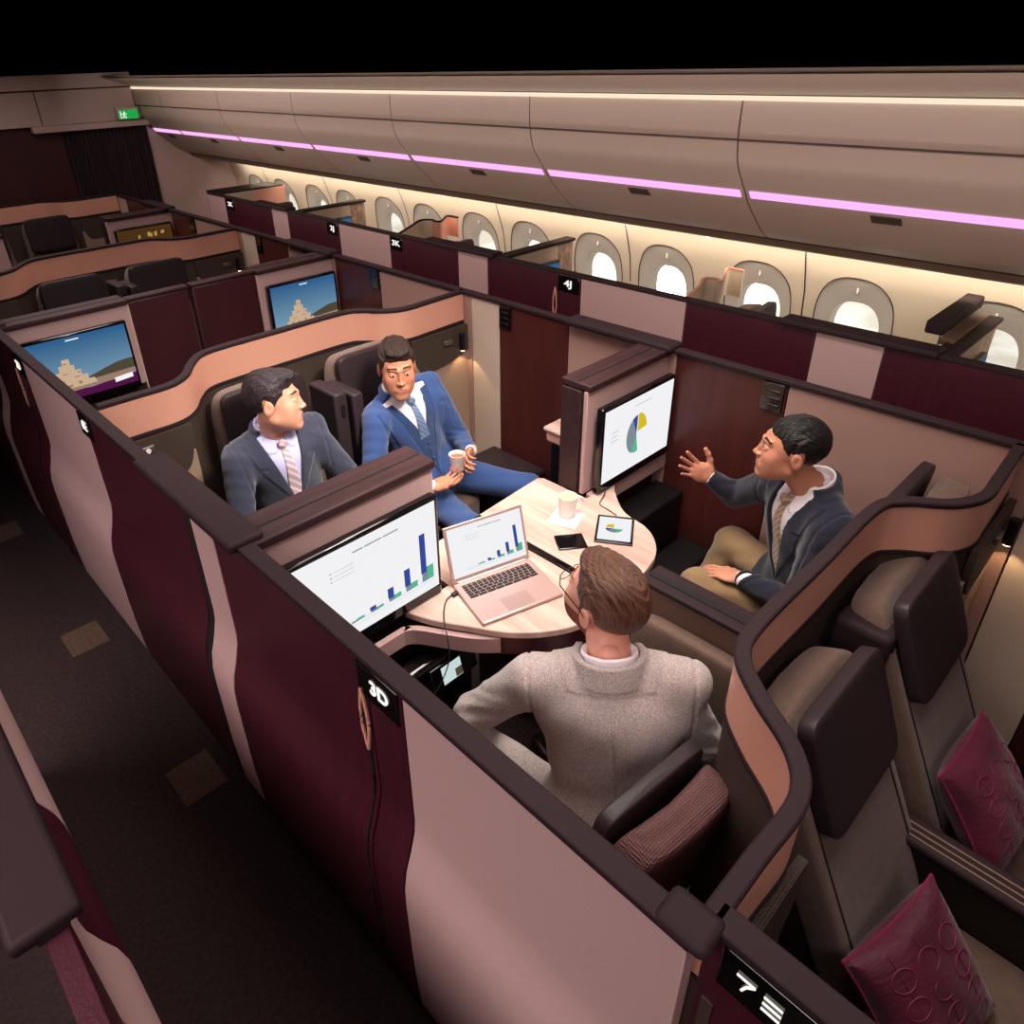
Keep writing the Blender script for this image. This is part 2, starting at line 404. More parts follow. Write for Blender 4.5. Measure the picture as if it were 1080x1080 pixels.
# ------------------------------------------------------------------ aisle partitions
def bulge(z): return float(np.interp(z, [0, .12, .3, .60, .66, .72, .78, .84, .88, 1.3], [.035, .042, .05, .052, .050, .040, .020, .004, 0, 0]))
def panel(x0, s, y0, y1, z0, z1, th=.035):
    """panel whose outer face lies at x0 + s*bulge(z); inner face flat at x0 - s*th"""
    zs = [z0]+[z for z in (.12, .2, .3, .5, .56, .60, .63, .66, .69, .72, .75, .78, .81, .84, .88, 1.0) if z0 < z < z1]+[z1]
    m = MB(); k = len(zs); yss = [y0, y1]
    for y in yss:
        m.v += [(x0+s*bulge(z), y, z) for z in zs]+[(x0-s*th, y, z) for z in zs]
    f = [(j, j+1, 2*k+j+1, 2*k+j) for j in range(k-1)]+[(k+j, 3*k+j, 3*k+j+1, k+j+1) for j in range(k-1)]
    f += [(j, k+j, k+j+1, j+1) for j in range(k-1)]+[(2*k+j, 2*k+j+1, 3*k+j+1, 3*k+j) for j in range(k-1)]
    f += [(0, 2*k, 3*k, k), (k-1, 2*k-1, 4*k-1, 3*k-1)]
    m.f = f; m.m = [0]*len(f)
    return m
def partition(x0, s, secs, label, rail_from=None, covers=(), signs=(), latches=(), zt=1.3, cat='partition', gaps=()):
    ya = min(q[1] for q in secs); yb = max(q[2] for q in secs)
    root = thing('suite_partition', label, cat, (x0, (ya+yb)/2, 0))
    for (mt, a, b) in secs:
        nm = {'mauve': 'fabric_panel', 'blush': 'fabric_panel', 'burgundy': 'burgundy_panel', 'wine_wood': 'sliding_door', 'shadowgap': 'shadow_gap', 'shell_pale': 'pale_panel'}[mt]
        panel(x0, s, a+.003, b-.003, .09, zt-.012).build(nm, mt, root, bevel=.002)
    m = MB(); xo, xi = x0+s*.004, x0-s*.045
    m.box(min(xo, xi), max(xo, xi), rail_from if rail_from else ya, yb, zt-.015, zt+.004); m.build('top_rail', 'rail', root, bevel=.004)
    m = MB(); xo, xi = x0+s*.02, x0-s*.03; m.box(min(xo, xi), max(xo, xi), ya, yb, 0, .12); m.build('kick_base', 'shadowgap', root)
    for (a, b) in covers:
        m = MB(); xo, xi = x0+s*.028, x0-s*.08
        m.box(min(xo, xi), max(xo, xi), a, b, zt-.01, zt+.022); m.build('rail_cover', 'rail', root, bevel=.012, segs=3)
    for (a, b) in latches:
        m = MB(); m.box(min(x0-s*.035, x0-s*.045), max(x0-s*.035, x0-s*.045), a, b, zt-.14, zt-.02)
        for q in range(3): m.box(min(x0-s*.045, x0-s*.048), max(x0-s*.045, x0-s*.048), a+.012, b-.012, zt-.12+.03*q, zt-.108+.03*q)
        m.build('latch', 'black_gloss', root, bevel=.004)
    for y in gaps:
        m = MB()
        for z0, z1, w in ((.9, 1.2, .004), (.1, .9, .004)):
            pass
        pl = [(x0+s*(bulge(z)+.002), y, z) for z in (1.2, 1.1, 1.0, .9, .84, .78, .72, .66, .5, .3, .12)]
        m.tube(pl, .004, 5); m.build('door_seam', 'shadowgap', root)
        hp = [(x0+s*.006, y+.014*math.sin(PI*t), 1.20-.20*t) for t in [k/10 for k in range(11)]]
        h = MB(); h.tube(hp, .005, 6); h.tube([(p[0], 2*y-p[1], p[2]) for p in hp], .005, 6); h.build('pull_handle', 'copper', root)
    for (y0, y1, txt, ty) in signs:
        xo = x0+s*.006
        m = MB(); m.box(min(xo, x0-s*.01), max(xo, x0-s*.01), y0, y1, zt-.115, zt-.014)
        pl = m.build('sign_plate', 'black_gloss', root, bevel=.004)
        # reads correctly from the aisle: text x axis runs along -s*... y
        ax = (0, -1, 0) if s < 0 else (0, 1, 0)
        wx_ = 1.0 if x0 < 1 else 1.5
        Mt = frame((x0+s*.0075, ty, zt-.062), tuple(q*wx_ for q in ax), (0, 0, 1), (s, 0, 0))
        if txt == '7E':
            g = MB()
            def stroke(a, b, w=.0020):
                A = Vector(a); B = Vector(b); d = (B-A).normalized(); q = Vector((-d.y, d.x))*w
                g.prism([tuple(A-q), tuple(B-q), tuple(B+q), tuple(A+q)], 0, .002, M=Mt)
            stroke((-.036, .016), (-.007, .016)); stroke((-.008, .016), (-.019, .003)); stroke((-.019, .003), (-.025, -.014), .0017)
            for z in (.016, .001, -.014): stroke((.006, z), (.034, z))
            g.build('seat_number', 'sign_light', pl, smooth=False)
        else:
            text_mb(txt, .055, Mt, 'sign_light', 'seat_number', pl, bold=.001)
    return root
def csecs(Y, xpale=True):
    return [('mauve', Y-.03, Y+.65), ('burgundy', Y+.65, Y+.78), ('wine_wood', Y+.78, Y+1.33), ('mauve', Y+1.33, Y+1.85), ('burgundy', Y+1.85, Y+2.42), ('shell_pale', Y+2.42, Y+2.62)]
Y0 = .25
def lsecs(Y, pk=.65):
    return [('mauve', Y-.03, Y+pk), ('burgundy', Y+pk, Y+pk+.13), ('burgundy', Y+pk+.13, Y+1.53), ('mauve', Y+1.53, Y+1.69), ('shadowgap', Y+1.69, Y+1.73), ('burgundy', Y+1.73, Y+2.62)]
partition(.655, -1, [('burgundy', -2.0, .22)], 'burgundy aisle partition at the bottom edge of the photo carrying the lit sign 7E', signs=[(-.17, .19, '7E', .125)])
partition(.605, -1, lsecs(Y0), 'aisle partition beside the man in grey, mauve near panel and sign 3D', covers=[(1.60, 2.28)], signs=[(.91, 1.06, '3D', .975)], gaps=[1.05])
partition(.605, -1, lsecs(Y0+P, .80), 'left aisle partition one suite further on, pale mauve panel leaning out at mid height', covers=[(4.25, 4.93)], signs=[(2.80, 2.93, '6E', 2.865), (3.72, 3.85, '2D', 3.78)], gaps=[3.86])
partition(.605, -1, lsecs(Y0+2*P), 'farthest left aisle partition, hidden beyond the upper left screen', covers=[(6.9, 7.5)])
def rsecs(Y): return [('blush', Y-.03, Y+.81), ('wine_wood', Y+.81, Y+1.31), ('blush', Y+1.31, Y+1.92), ('wine_wood', Y+1.92, Y+2.40), ('shell_pale', Y+2.40, Y+2.62)]
partition(2.70, 1, rsecs(Y0-P), 'right hand inner partition at the bottom right, behind the seats with cushions')
partition(2.70, 1, rsecs(Y0), 'inner partition behind the man in the navy jacket, with a dark wine door', covers=[(1.57, 2.17)], latches=[(1.07, 1.16), (2.56, 2.64)])
partition(2.70, 1, rsecs(Y0+P), 'inner partition behind the upper right screen of the second suite', covers=[(4.22, 4.82)], latches=[(3.72, 3.81), (5.2, 5.28)])
partition(2.70, 1, rsecs(Y0+2*P), 'farthest inner partition near the curtain', covers=[(6.87, 7.47)], latches=[(6.37, 6.46)])
MB().box(.600, .672, .195, .285, 1.285, 1.312).build('corner_cap', 'rail', bpy.data.objects['suite_partition.001'], bevel=.014, segs=3)
# window-side suites
partition(3.325, -1, [('burgundy', -2.2, .20), ('burgundy', .20, .95), ('mauve', .95, 1.25), ('burgundy', 1.25, 1.93)], 'window side partition at the right edge, burgundy with a mauve stripe and heavy cap', covers=[(.74, 1.42)])
partition(3.325, -1, [('mauve', 1.93, 2.63), ('burgundy', 2.63, 2.81), ('burgundy', 2.81, 3.41), ('mauve', 3.41, 3.70), ('burgundy', 3.70, 4.30)], 'window side partition with sign 4J below the sun glare', covers=[(3.34, 4.05)], signs=[(2.64, 2.80, '4J', 2.72)], gaps=[2.82])
partition(3.325, -1, [('burgundy', 4.30, 4.46), ('mauve', 4.46, 5.13), ('burgundy', 5.13, 5.93), ('mauve', 5.93, 6.2), ('burgundy', 6.2, 6.9)], 'window side partition with sign 3K, third stretch from the right', covers=[(5.9, 6.5)], signs=[(4.31, 4.45, '3K', 4.38), (5.15, 5.3, '2J', 5.22)])
partition(3.325, -1, [('burgundy', 6.9, 7.12), ('mauve', 7.12, 7.5)], 'farthest window side partition next to the pale bulkhead wall', signs=[(6.93, 7.08, '2K', 7.0)])
# far left window suites: only their aisle side shows
partition(-.05, 1, [('burgundy', .2, .97), ('mauve', .97, 1.22), ('burgundy', 1.22, 1.68), ('mauve', 1.68, 2.6)], 'partition across the aisle at the lower left corner, burgundy with mauve ends', rail_from=.9, covers=[(.9, 1.5)])

# ------------------------------------------------------------------ wavy copper rails between back-to-back seats
rel = [(.662, -.03), (.80, -.03), (.95, -.03), (1.04, .02), (1.12, .13), (1.20, .21), (1.32, .235), (1.65, .235), (1.98, .235), (2.08, .19), (2.16, .09), (2.26, .04), (2.40, .04), (2.68, .05)]
def rail(Y, label):
    path = catmull([(x, Y+y) for x, y in rel], 6)
    root = thing('wavy_divider', label, 'divider', (1.65, Y, 0))
    MB().wall(path, .036, 1.285, 1.304).build('top_rail', 'rail', root, bevel=.005)
    MB().wall(path, .026, 1.135, 1.283).build('copper_band', 'copper', root)
    MB().wall(path, .034, 1.118, 1.135).build('band_edge', 'rail', root, bevel=.003)
    MB().wall(path, .020, .30, 1.118).build('seat_shell', 'perforated', root)
    # nook linings on the -y side at both ends
    for k, (xa, xb, sg) in enumerate(((.65, .99, 1), (2.26, 2.675, -1))):
        yo = Y-.047 if k == 0 else Y+.024
        n = 24; m = MB(); pts = [(xa, 1.115), (xb, 1.115)]
        # lower edge dips toward the seat
        lo = []
        for i in range(n+1):
            u = i/n; x = xb+(xa-xb)*u; q = u if k == 0 else 1-u
            zz = .92+.05*q - .03*math.sin(q*PI)+(.12*(1-q/.18)**2 if q < .18 else 0)*(-1 if False else 1)
            lo.append((x, zz))
        m.prism([(p[0], p[1]) for p in reversed(pts+lo)], 0, .02, M=frame((0, yo, 0), (1, 0, 0), (0, 0, 1), (0, -1, 0)))
        m.build('nook_lining', 'perforated', root)
        m = MB(); m.box(xa, xb, yo-.012, yo+.006, .12, .99); m.build('lower_shell', 'shell_beige', root, bevel=.004)
    # reading light and socket plate
    yl = Y-.078
    m = MB(); m.box(.72, .82, yl, yl+.012, 1.05, 1.085); m.build('socket_plate', 'steel', root, bevel=.004)
    m = MB(); m.lathe([(.0, 0), (.011, 0), (.011, .006), (0, .006)], (0, 0, 0), 12)
    g = MB()
    for cx in (.745, .79): g.add([(cx+p[0], yl-p[2], 1.067+p[1]) for p in m.v], m.f)
    g.build('switch', 'china', root)
    m = MB(); m.tube([(2.60, Y-.02, 1.08), (2.60, Y-.02, .985)], .017, 12); lp = m.build('reading_light', 'black', root)
    m = MB(); m.tube([(2.60, Y-.02, .984), (2.60, Y-.02, .980)], .012, 12); m.build('bulb', 'lamp_warm', lp)
    m = MB(); m.box(2.48, 2.54, Y-.008, Y+.006, 1.03, 1.06); m.build('socket_plate', 'steel', root, bevel=.004)
    return root
rail(Y0, 'near copper banded wavy divider running from the 7E sign past the empty seats')
rail(Y0+P, 'copper banded wavy divider behind the two men seated side by side')
rail(Y0+2*P, 'third copper banded divider, behind the two empty headrests')
rail(Y0+3*P, 'farthest copper banded divider below the burgundy bulkhead')
for k, Y in enumerate((Y0, Y0+P, Y0+2*P)):
    L = bpy.data.lights.new('reading_glow', 'SPOT'); L.energy = 1.2; L.color = (1, .72, .38); L.spot_size = 1.6; L.shadow_soft_size = .01
    o = bpy.data.objects.new('reading_glow', L); C.objects.link(o); o.location = (2.6, Y-.03, .975)

# ------------------------------------------------------------------ screens
def chart_bars(root, scr, w, h, world, F, sc=1):
    """bar chart drawn as thin inlays; coordinates u 0..1, v 0..1 on the screen, F(u,v,d)->point"""
    def q(u0, u1, v0, v1, mt, name='chart_bar', d=.0006):
        m = MB(); m.add([F(u0, v0, d), F(u1, v0, d), F(u1, v1, d), F(u0, v1, d)], [(0, 1, 2, 3)]); return m.build(name, mt, scr, world=world, smooth=False)
    bars = [(.36, .0, .03, .02), (.50, .045, .03, .02), (.635, .12, .05, .035), (.765, .20, .07, .06), (.895, .46, .16, .10)]
    for i, (u, b, g, s) in enumerate(bars):
        z0 = .14
        q(u+.012, u+.066, z0, z0+g*1.0, 'scr_green', 'chart_bar', .0008)
        q(u-.026, u+.018, z0, z0+s, 'scr_slate', 'chart_bar', .0009)
        if b: q(u-.032, u+.012, z0+s, z0+s+b, 'scr_blue', 'chart_bar', .0010)
    m = MB()
    for (u0, u1, v) in ((.40, .47, .885), (.48, .60, .885), (.61, .72, .885)): m.add([F(u0, v, .0006), F(u1, v, .0006), F(u1, v+.016, .0006), F(u0, v+.016, .0006)], [(0, 1, 2, 3)])
    m.build('chart_title', 'scr_text', scr, world=world, smooth=False)
    m = MB()
    for j in range(3):
        v = .78-.045*j
        m.add([F(.24, v, .0006), F(.252, v, .0006), F(.252, v+.016, .0006), F(.24, v+.016, .0006)], [(0, 1, 2, 3)])
        m.add([F(.265, v+.004, .0006), F(.40, v+.004, .0006), F(.40, v+.009, .0006), F(.265, v+.009, .0006)], [(0, 1, 2, 3)])
    m.build('chart_legend', 'scr_grey', scr, world=world, smooth=False)
    m = MB()
    for v in (.10, .135): m.add([F(.18, v, .0005), F(.97, v, .0005), F(.97, v+.003, .0005), F(.18, v+.003, .0005)], [(0, 1, 2, 3)])
    m.build('chart_axis', 'scr_grey', scr, world=world, smooth=False)
def pie(scr, F, cu, cv, ru, rv, world, big=True):
    def wedge(a0, a1, mt, k=1.0, off=(0, 0), d=.001):
        n = 14; pts = [F(cu+off[0], cv+off[1], d)]
        for i in range(n+1):
            a = math.radians(a0+(a1-a0)*i/n); pts.append(F(cu+off[0]+ru*k*math.cos(a), cv+off[1]+rv*k*math.sin(a), d))
        m = MB(); m.add(pts, [tuple(range(len(pts)))]); m.build('pie_slice', mt, scr, world=world, smooth=False)
    if big:
        wedge(5, 88, 'scr_yellow', .95, (.012, .03)); wedge(88, 118, 'scr_blue'); wedge(118, 245, 'scr_slate'); wedge(245, 285, 'scr_green', .98)
    else:
        wedge(95, 175, 'scr_yellow', 1, (0, .03)); wedge(180, 215, 'scr_blue'); wedge(215, 300, 'scr_slate'); wedge(300, 360, 'scr_green')
def monitor(x0, x1, y, z0, z1, label, kind, group=None):
    root = thing('monitor', label, 'screen', ((x0+x1)/2, y+.03, z0-.04))
    box('bezel', 'black_gloss', x0-.015, x1+.015, y, y+.035, z0-.045, z1+.015, root, bevel=.008)
    box('mount', 'black', (x0+x1)/2-.1, (x0+x1)/2+.1, y+.03, y+.06, (z0+z1)/2-.08, (z0+z1)/2+.08, root)
    m = MB(); F = lambda u, v, d=0: (x0+(x1-x0)*u, y-.001-d, z0+(z1-z0)*v)
    m.add([F(0, 0), F(1, 0), F(1, 1), F(0, 1)], [(0, 1, 2, 3)])
    def icons():
        g = MB()
        for i in range(1):
            u = .50+i*.055; g.box(x0+(x1-x0)*u, x0+(x1-x0)*u+.006, y-.0015, y, z0-.026, z0-.020)
        g.build('touch_icons', 'rail', root)
    icons()
    if kind == 'bars':
        s = m.build('display', 'scr_white', root, smooth=False); chart_bars(root, s, x1-x0, z1-z0, True, F)
    elif kind == 'pie':
        s = m.build('display', 'scr_white', root, smooth=False); pie(s, F, .47, .47, .145, .27, True)
        g = MB()
        for (u0, u1, v) in ((.42, .66, .88), (.10, .2, .66), (.10, .19, .6), (.10, .2, .54)): g.add([F(u0, v, .0006), F(u1, v, .0006), F(u1, v+.008, .0006), F(u0, v+.008, .0006)], [(0, 1, 2, 3)])
        g.build('chart_title', 'scr_text', s, smooth=False)
    elif kind == 'view':
        s = m.build('display', 'scr_sky', root, smooth=False)
        def poly(pts, mt, name, d):
            g = MB(); g.add([F(u, v, d) for u, v in pts], [tuple(range(len(pts)))]); return g.build(name, mt, s, smooth=False)
        poly([(0, 0), (1, 0), (1, .17), (.55, .12), (0, .2)], 'scr_purple', 'picture_banner', .0006)
        poly([(.52, .2), (1, .25), (1, .43), (.85, .42), (.7, .36), (.52, .28)], 'scr_olive', 'picture_trees', .0007)
        poly([(.12, .12), (.9, .14), (1, .2), (1, .26), (.5, .24), (.12, .22)], 'scr_sand2', 'picture_quay', .0008)
        poly([(.18, .18), (.62, .18), (.60, .27), (.55, .27), (.55, .36), (.50, .36), (.50, .46), (.45, .46), (.45, .55), (.42, .55), (.42, .66), (.35, .66), (.35, .57), (.31, .57), (.31, .47), (.27, .47), (.27, .37), (.22, .37), (.22, .28), (.18, .28)], 'scr_sand', 'picture_building', .0010)
        g = MB()
        for (u, v, w, h) in ((.25, .2, .04, .05), (.34, .2, .05, .04), (.45, .22, .03, .05), (.36, .58, .03, .02), (.33, .42, .05, .015), (.42, .34, .06, .015), (.28, .31, .06, .015), (.47, .4, .02, .03)):
            g.add([F(u, v, .0013), F(u+w, v, .0013), F(u+w, v+h, .0013), F(u, v+h, .0013)], [(0, 1, 2, 3)])
        g.build('picture_shade', 'scr_sand2', s, smooth=False)
        g = MB(); g.add([F(.44, .935, .0008), F(.56, .935, .0008), F(.56, .955, .0008), F(.44, .955, .0008)], [(0, 1, 2, 3)]); g.build('caption', 'scr_white2', s, smooth=False)
        if x0 < 1: poly([(.78, .08), (.96, .10), (.96, .18), (.78, .16)], 'scr_white2', 'picture_button', .0014)
    else:
        s = m.build('display', 'scr_brown', root, smooth=False)
        g = MB(); random.seed(3)
        for i in range(16):
            u = random.random()*.92; v = .3+random.random()*.5; w = random.random()*.05+.01; h = random.random()*.12+.02
            g.add([F(u, v, .0008), F(u+w, v, .0008), F(u+w*1.2, v+h, .0008), F(u, v+h*.8, .0008)], [(0, 1, 2, 3)])
        g.build('picture_lights', 'scr_amber', s, smooth=False)
    return root
def screen_wall(Y, sx, label, zlow=.62):
    """short panel that carries a monitor. sx -1 left, +1 right"""
    if sx < 0: a, b = .645, 1.29
    else: a, b = 2.10, 2.675
    root = thing('screen_wall', label, 'partition', ((a+b)/2, Y+.07, 0))
    box('front_panel', 'mauve', a, b-.0, Y, Y+.02, .80, 1.272, root, bevel=.003)
    box('core', 'rail', a+.002, b-.004, Y+.02, Y+.135, .12, 1.27, root)
    m = MB(); m.box(a, b+.005 if sx < 0 else b, Y-.012, Y+.14, 1.272, 1.302); c = m.build('top_cap', 'rail_wood', root, bevel=.006)
    MB().box(a+.01, b-.005, Y+.055, Y+.061, 1.3015, 1.3035).build('cap_groove', 'shadowgap', c)
    xe = b if sx < 0 else a
    e = MB(); e.box(xe-.006, xe+.006, Y+.03, Y+.13, .80, 1.27); e.build('end_trim', 'rail_wood', root, bevel=.003)
    return root
for k in range(3):
    Y = Y0+P*k+1.35
    screen_wall(Y, -1, ['screen wall at the aisle carrying the big bar chart monitor', 'screen wall behind the upper left view of a cream building', 'far left screen wall out of the photo'][k])
    screen_wall(Y, 1, ['screen wall carrying the pie chart monitor right of the table', 'screen wall with the smaller blue sky screen behind the seated pair', 'far screen wall with the amber city picture'][k])
monitor(.70, 1.245, 1.545, .845, 1.19, 'large monitor with bar chart in front of the man in charcoal jacket', 'bars')
monitor(2.15, 2.635, 1.545, .85, 1.185, 'monitor with pie chart that the man in navy gestures towards', 'pie')
monitor(.665, 1.23, 1.545+P, .845, 1.19, 'monitor at upper left showing a cream building under blue sky', 'view')
monitor(2.15, 2.635, 1.545+P, .85, 1.185, 'smaller monitor behind the seated pair showing a cream building under blue sky', 'view')
monitor(2.15, 2.635, 1.545+2*P, .86, 1.185, 'far dim monitor with an amber city picture', 'city')
# closed centre panels in the further suites
for k in (1,):
    Y = Y0+P*k+1.36
    for j, (a, b) in enumerate(((1.295, 1.66), (1.675, 2.095))):
        t = thing('privacy_panel', ['left dark wine privacy panel beside the upper left screen', 'right dark wine privacy panel beside the smaller blue screen', 'far left dark privacy panel in the third suite', 'far right dark privacy panel beside the amber screen'][(k-1)*2+j], 'panel', ((a+b)/2, Y, 0))
        box('panel_face', 'burgundy_dark', a+.004, b-.004, Y, Y+.05, .15, 1.285, t, bevel=.012)
        box('panel_cap', 'rail_wood', a, b, Y-.004, Y+.056, 1.283, 1.303, t, bevel=.006)
        if j == 0: box('pale_edge', 'shell_pale', a-.004, a+.004, Y-.004, Y+.02, .75, 1.28, t)

# ------------------------------------------------------------------ seats
def make_seat(label, loc, rz, lean=10, cat='seat', group=None, pad='leather', back='taupe', recl=0, pw=.205, bw=.235, cz=.39):
    """faces local -Y; origin on the floor under the backrest foot"""
    root = thing('suite_seat', label, cat, loc, rz, group)
    Ml = Matrix.Translation((0, 0, .42)) @ Matrix.Rotation(math.radians(-lean), 4, 'X')
    def crown(p):
        w = 1-.12*max(0, p.z/.36)**2
        return Vector((p.x*w, p.y+.03*(p.x/.26)**2*-1, p.z))
    MB().sq((0, .0, .37), (bw, .056, .385), .25, M=Ml, fn=crown, nu=40, nv=24).build('backrest', back, root, world=False)
    MB().sq((0, .0, .60), (pw, .024, .155), .22, M=Ml @ Matrix.Translation((0, -.058, .01)) @ Matrix.Rotation(math.radians(4), 4, 'X'), nu=40, nv=24).build('headrest', pad, root, world=False, label='dark leather headrest pad')
    MB().sq((0, -.27, cz), (.25, .27, .075), .25, nu=40, nv=20).build('seat_cushion', back, root, world=False)
    m = MB(); m.box(-.24, .24, -.5, .05, .0, .34); m.build('seat_base', 'black', root, world=False, bevel=.01)
    # seam piping on the backrest
    pts = []
    for i in range(25):
        z = .70-.66*abs(i-12)/12 if False else 0
    for sg in (-1, 1):
        m = MB(); pl = [Ml @ (crown(Vector((sg*.205*bw/.235*.95, -.055, -.30+.055*i)))+Vector((0, 0, .37))) for i in range(11)]
        m.tube(pl, .003, 5); m.build('piping', 'leather', root, world=False)
    return root
SEATS = [
 ((1.34, 2.83, 0), 0, 'seat under the man in the charcoal jacket'),
 ((1.94, 2.83, 0), 0, 'seat under the man in the blue three-piece suit'),
 ((1.34, .25, 0), 0, 'empty seat in the lower right foreground with the nearer wine cushion'),
 ((1.95, .25, 0), 0, 'empty seat at the right edge with the farther wine cushion'),
 ((1.34, .18+2*P+.0, 0), 0, 'left of the two empty seats behind the dark wine panels'),
 ((1.94, .18+2*P+.0, 0), 0, 'right of the two empty seats behind the dark wine panels'),
 ((1.34, .18+3*P+.0, 0), 0, 'farthest seat, left one below the bulkhead'),
 ((1.94, .18+3*P+.0, 0), 0, 'farthest seat, right one beside the amber screen'),
]
s0 = make_seat(SEATS[0][2], SEATS[0][0], SEATS[0][1], lean=9)
near = []
for (loc, rz, lb) in SEATS[1:]:
    if loc[1] == .25:
        near.append(make_seat(lb, (loc[0]+(.09 if loc[0] < 1.5 else .03), .085, 0), 0, lean=26, pw=.19, bw=.225, cz=.345)); continue
    c = copy_tree(s0); c.location = loc; c.rotation_euler = (0, 0, rz); c['label'] = lb
    W[c.name] = Matrix.Translation(Vector(loc))
# the two near seats facing the screens
c = copy_tree(s0); c.location = (1.01, .535, -.03); c.rotation_euler = (0, 0, PI-.10); c.scale = (.84, .9, .87); c['label'] = 'seat of the man in the grey jacket, plum mesh shell'; W[c.name] = Matrix.Translation((0, 0, 0))
GS = c
for ch in c.children:
    if ch.name.startswith('backrest'):
        ch.data = ch.data.copy(); ch.data.materials[0] = MATS['mesh_plum']
c = copy_tree(s0); c.location = (2.41, .52, 0); c.rotation_euler = (0, 0, PI); c['label'] = 'seat of the man in the navy jacket, only its top edge showing'
# window-side headrests
for i, (x, y, lb) in enumerate(((3.86, 1.72, 'window seat just right of the sun glare'), (3.86, 1.72+P-.17, 'window seat with dark rounded back beside the small copper corner'), (3.86, 6.9, 'farthest window seat next to the pale bulkhead'))):
    c = copy_tree(s0); c.location = (x-.10, y, 0); c.rotation_euler = (0, 0, .12); c['label'] = lb

# cushions (pillows) on the near seats
def make_pillow(label, loc, rot):
    root = thing('cushion', label, 'cushion', loc, rot=rot, group=None)
    n = 26; m = MB()
    def pt(i, j, sg):
        u = -1+2*i/n; v = -1+2*j/n
        e = (1-u*u)*(1-v*v); th = .075*e**.42
        k = 1-.10*(1-v*v)*abs(u)**3; l = 1-.10*(1-u*u)*abs(v)**3
        wr = .003*math.sin(9*u+5*v)*e
        return (.165*u*k, .165*v*l, sg*(th+wr))
    for sg in (1, -1):
        vs = [pt(i, j, sg) for i in range(n+1) for j in range(n+1)]
        fs = [(i*(n+1)+j, (i+1)*(n+1)+j, (i+1)*(n+1)+j+1, i*(n+1)+j+1) for i in range(n) for j in range(n)]
        m.add(vs, fs if sg > 0 else [f[::-1] for f in fs])
    m.build('cushion_cover', 'cushion', root, world=False)
    # stitched rings
    g = MB()
    def on(x, y):
        u, v = x/.165, y/.165; e = max(0, (1-u*u)*(1-v*v)); return (x, y, .075*e**.42+.001)
    for cx in (-.08, 0, .08):
        for cy in (-.09, -.03, .03, .09):
            g.tube([on(cx+.03*math.cos(a), cy+.022*math.sin(a)) for a in [2*PI*k/16 for k in range(17)]], .0012, 4)
        g.tube([on(cx, -.14+.0175*k) for k in range(17)], .0010, 4)
    g.build('stitching', 'cushion_stitch', root, world=False)
    ed = MB(); ed.tube([pt(0, j, 0) for j in range(n+1)]+[pt(i, n, 0) for i in range(n+1)]+[pt(n, n-j, 0) for j in range(n+1)]+[pt(n-i, 0, 0) for i in range(n+1)], .004, 5); ed.build('edge_piping', 'cushion_stitch', root, world=False)
    return root
make_pillow('wine red square cushion on the nearer empty seat at the bottom right', (1.305, -.045, .555), (math.radians(52), math.radians(-6), math.radians(-12)))
make_pillow('wine red square cushion on the farther empty seat at the right edge', (1.905, .0, .600), (math.radians(55), math.radians(0), math.radians(-2)))

# centre consoles and dividers
def console(label, x0, x1, y0, y1, zt, ztop='rail'):
    t = thing('centre_console', label, 'console', ((x0+x1)/2, (y0+y1)/2, 0))
    box('console_body', 'black', x0+.01, x1-.01, y0, y1, .05, zt-.03, t, bevel=.008)
    box('console_top', ztop, x0, x1, y0, y1, zt-.03, zt, t, bevel=.012)
    m = MB()
    for k in range(3): m.box((x0+x1)/2-.03+.02*k, (x0+x1)/2-.026+.02*k, y0+.02, y1-.02, zt, zt+.003)
    m.build('slide_rail', 'trim_brown', t)
    return t
console('dark armrest console between the two empty foreground seats', 1.60, 1.69, -.62, .30, .62)
console('dark console between the two men seated side by side', 1.60, 1.69, 2.05, 2.78, .62)
def lowdivider():
    t = thing('centre_divider', 'low padded divider between the man in grey and the man in navy', 'divider', (1.70, .72, 0))
    m = MB(); m.box(1.70, 1.79, .50, 1.02, .0, .885); m.build('padded_side', 'taupe_plain', t, bevel=.02, segs=3)
    m = MB(); m.box(1.69, 1.80, .50, 1.03, .885, .905); m.build('divider_cap', 'rail', t, bevel=.006)
    m = MB(); m.box(1.728, 1.752, .51, 1.02, .905, .908); m.build('slot', 'shadowgap', t)
    m = MB(); m.sq((1.67, .76, .56), (.035, .26, .24), .3); m.build('quilted_pad', 'taupe', t)
lowdivider()
# retracted dividers, dark, standing between headrests
for k, (Y, lb) in enumerate(((2.72, 'retracted dark divider between the headrests of the seated pair'), (.1+2*P, 'retracted dark divider between the two far headrests'))):
    t = thing('retracted_divider', lb, 'divider', (1.65, Y, 0))
    MB().box(1.57, 1.64, Y-.10, Y+.12, .6, 1.12).build('divider_leaf', 'leather', t, bevel=.012)
    MB().box(1.655, 1.715, Y-.12, Y+.12, .6, 1.10).build('divider_leaf', 'leather', t, bevel=.012)
    MB().box(1.60, 1.62, Y-.105, Y-.10, 1.0, 1.06).build('release_tab', 'black', t)

t = thing('retracted_divider', 'small dark block with a release slot between the two foreground headrests', 'divider', (1.79, .39, 0))
MB().box(1.75, 1.84, .30, .45, .70, 1.07).build('divider_leaf', 'rail', t, bevel=.02, segs=3)
MB().box(1.78, 1.79, .297, .303, .98, 1.03).build('release_tab', 'black', t)
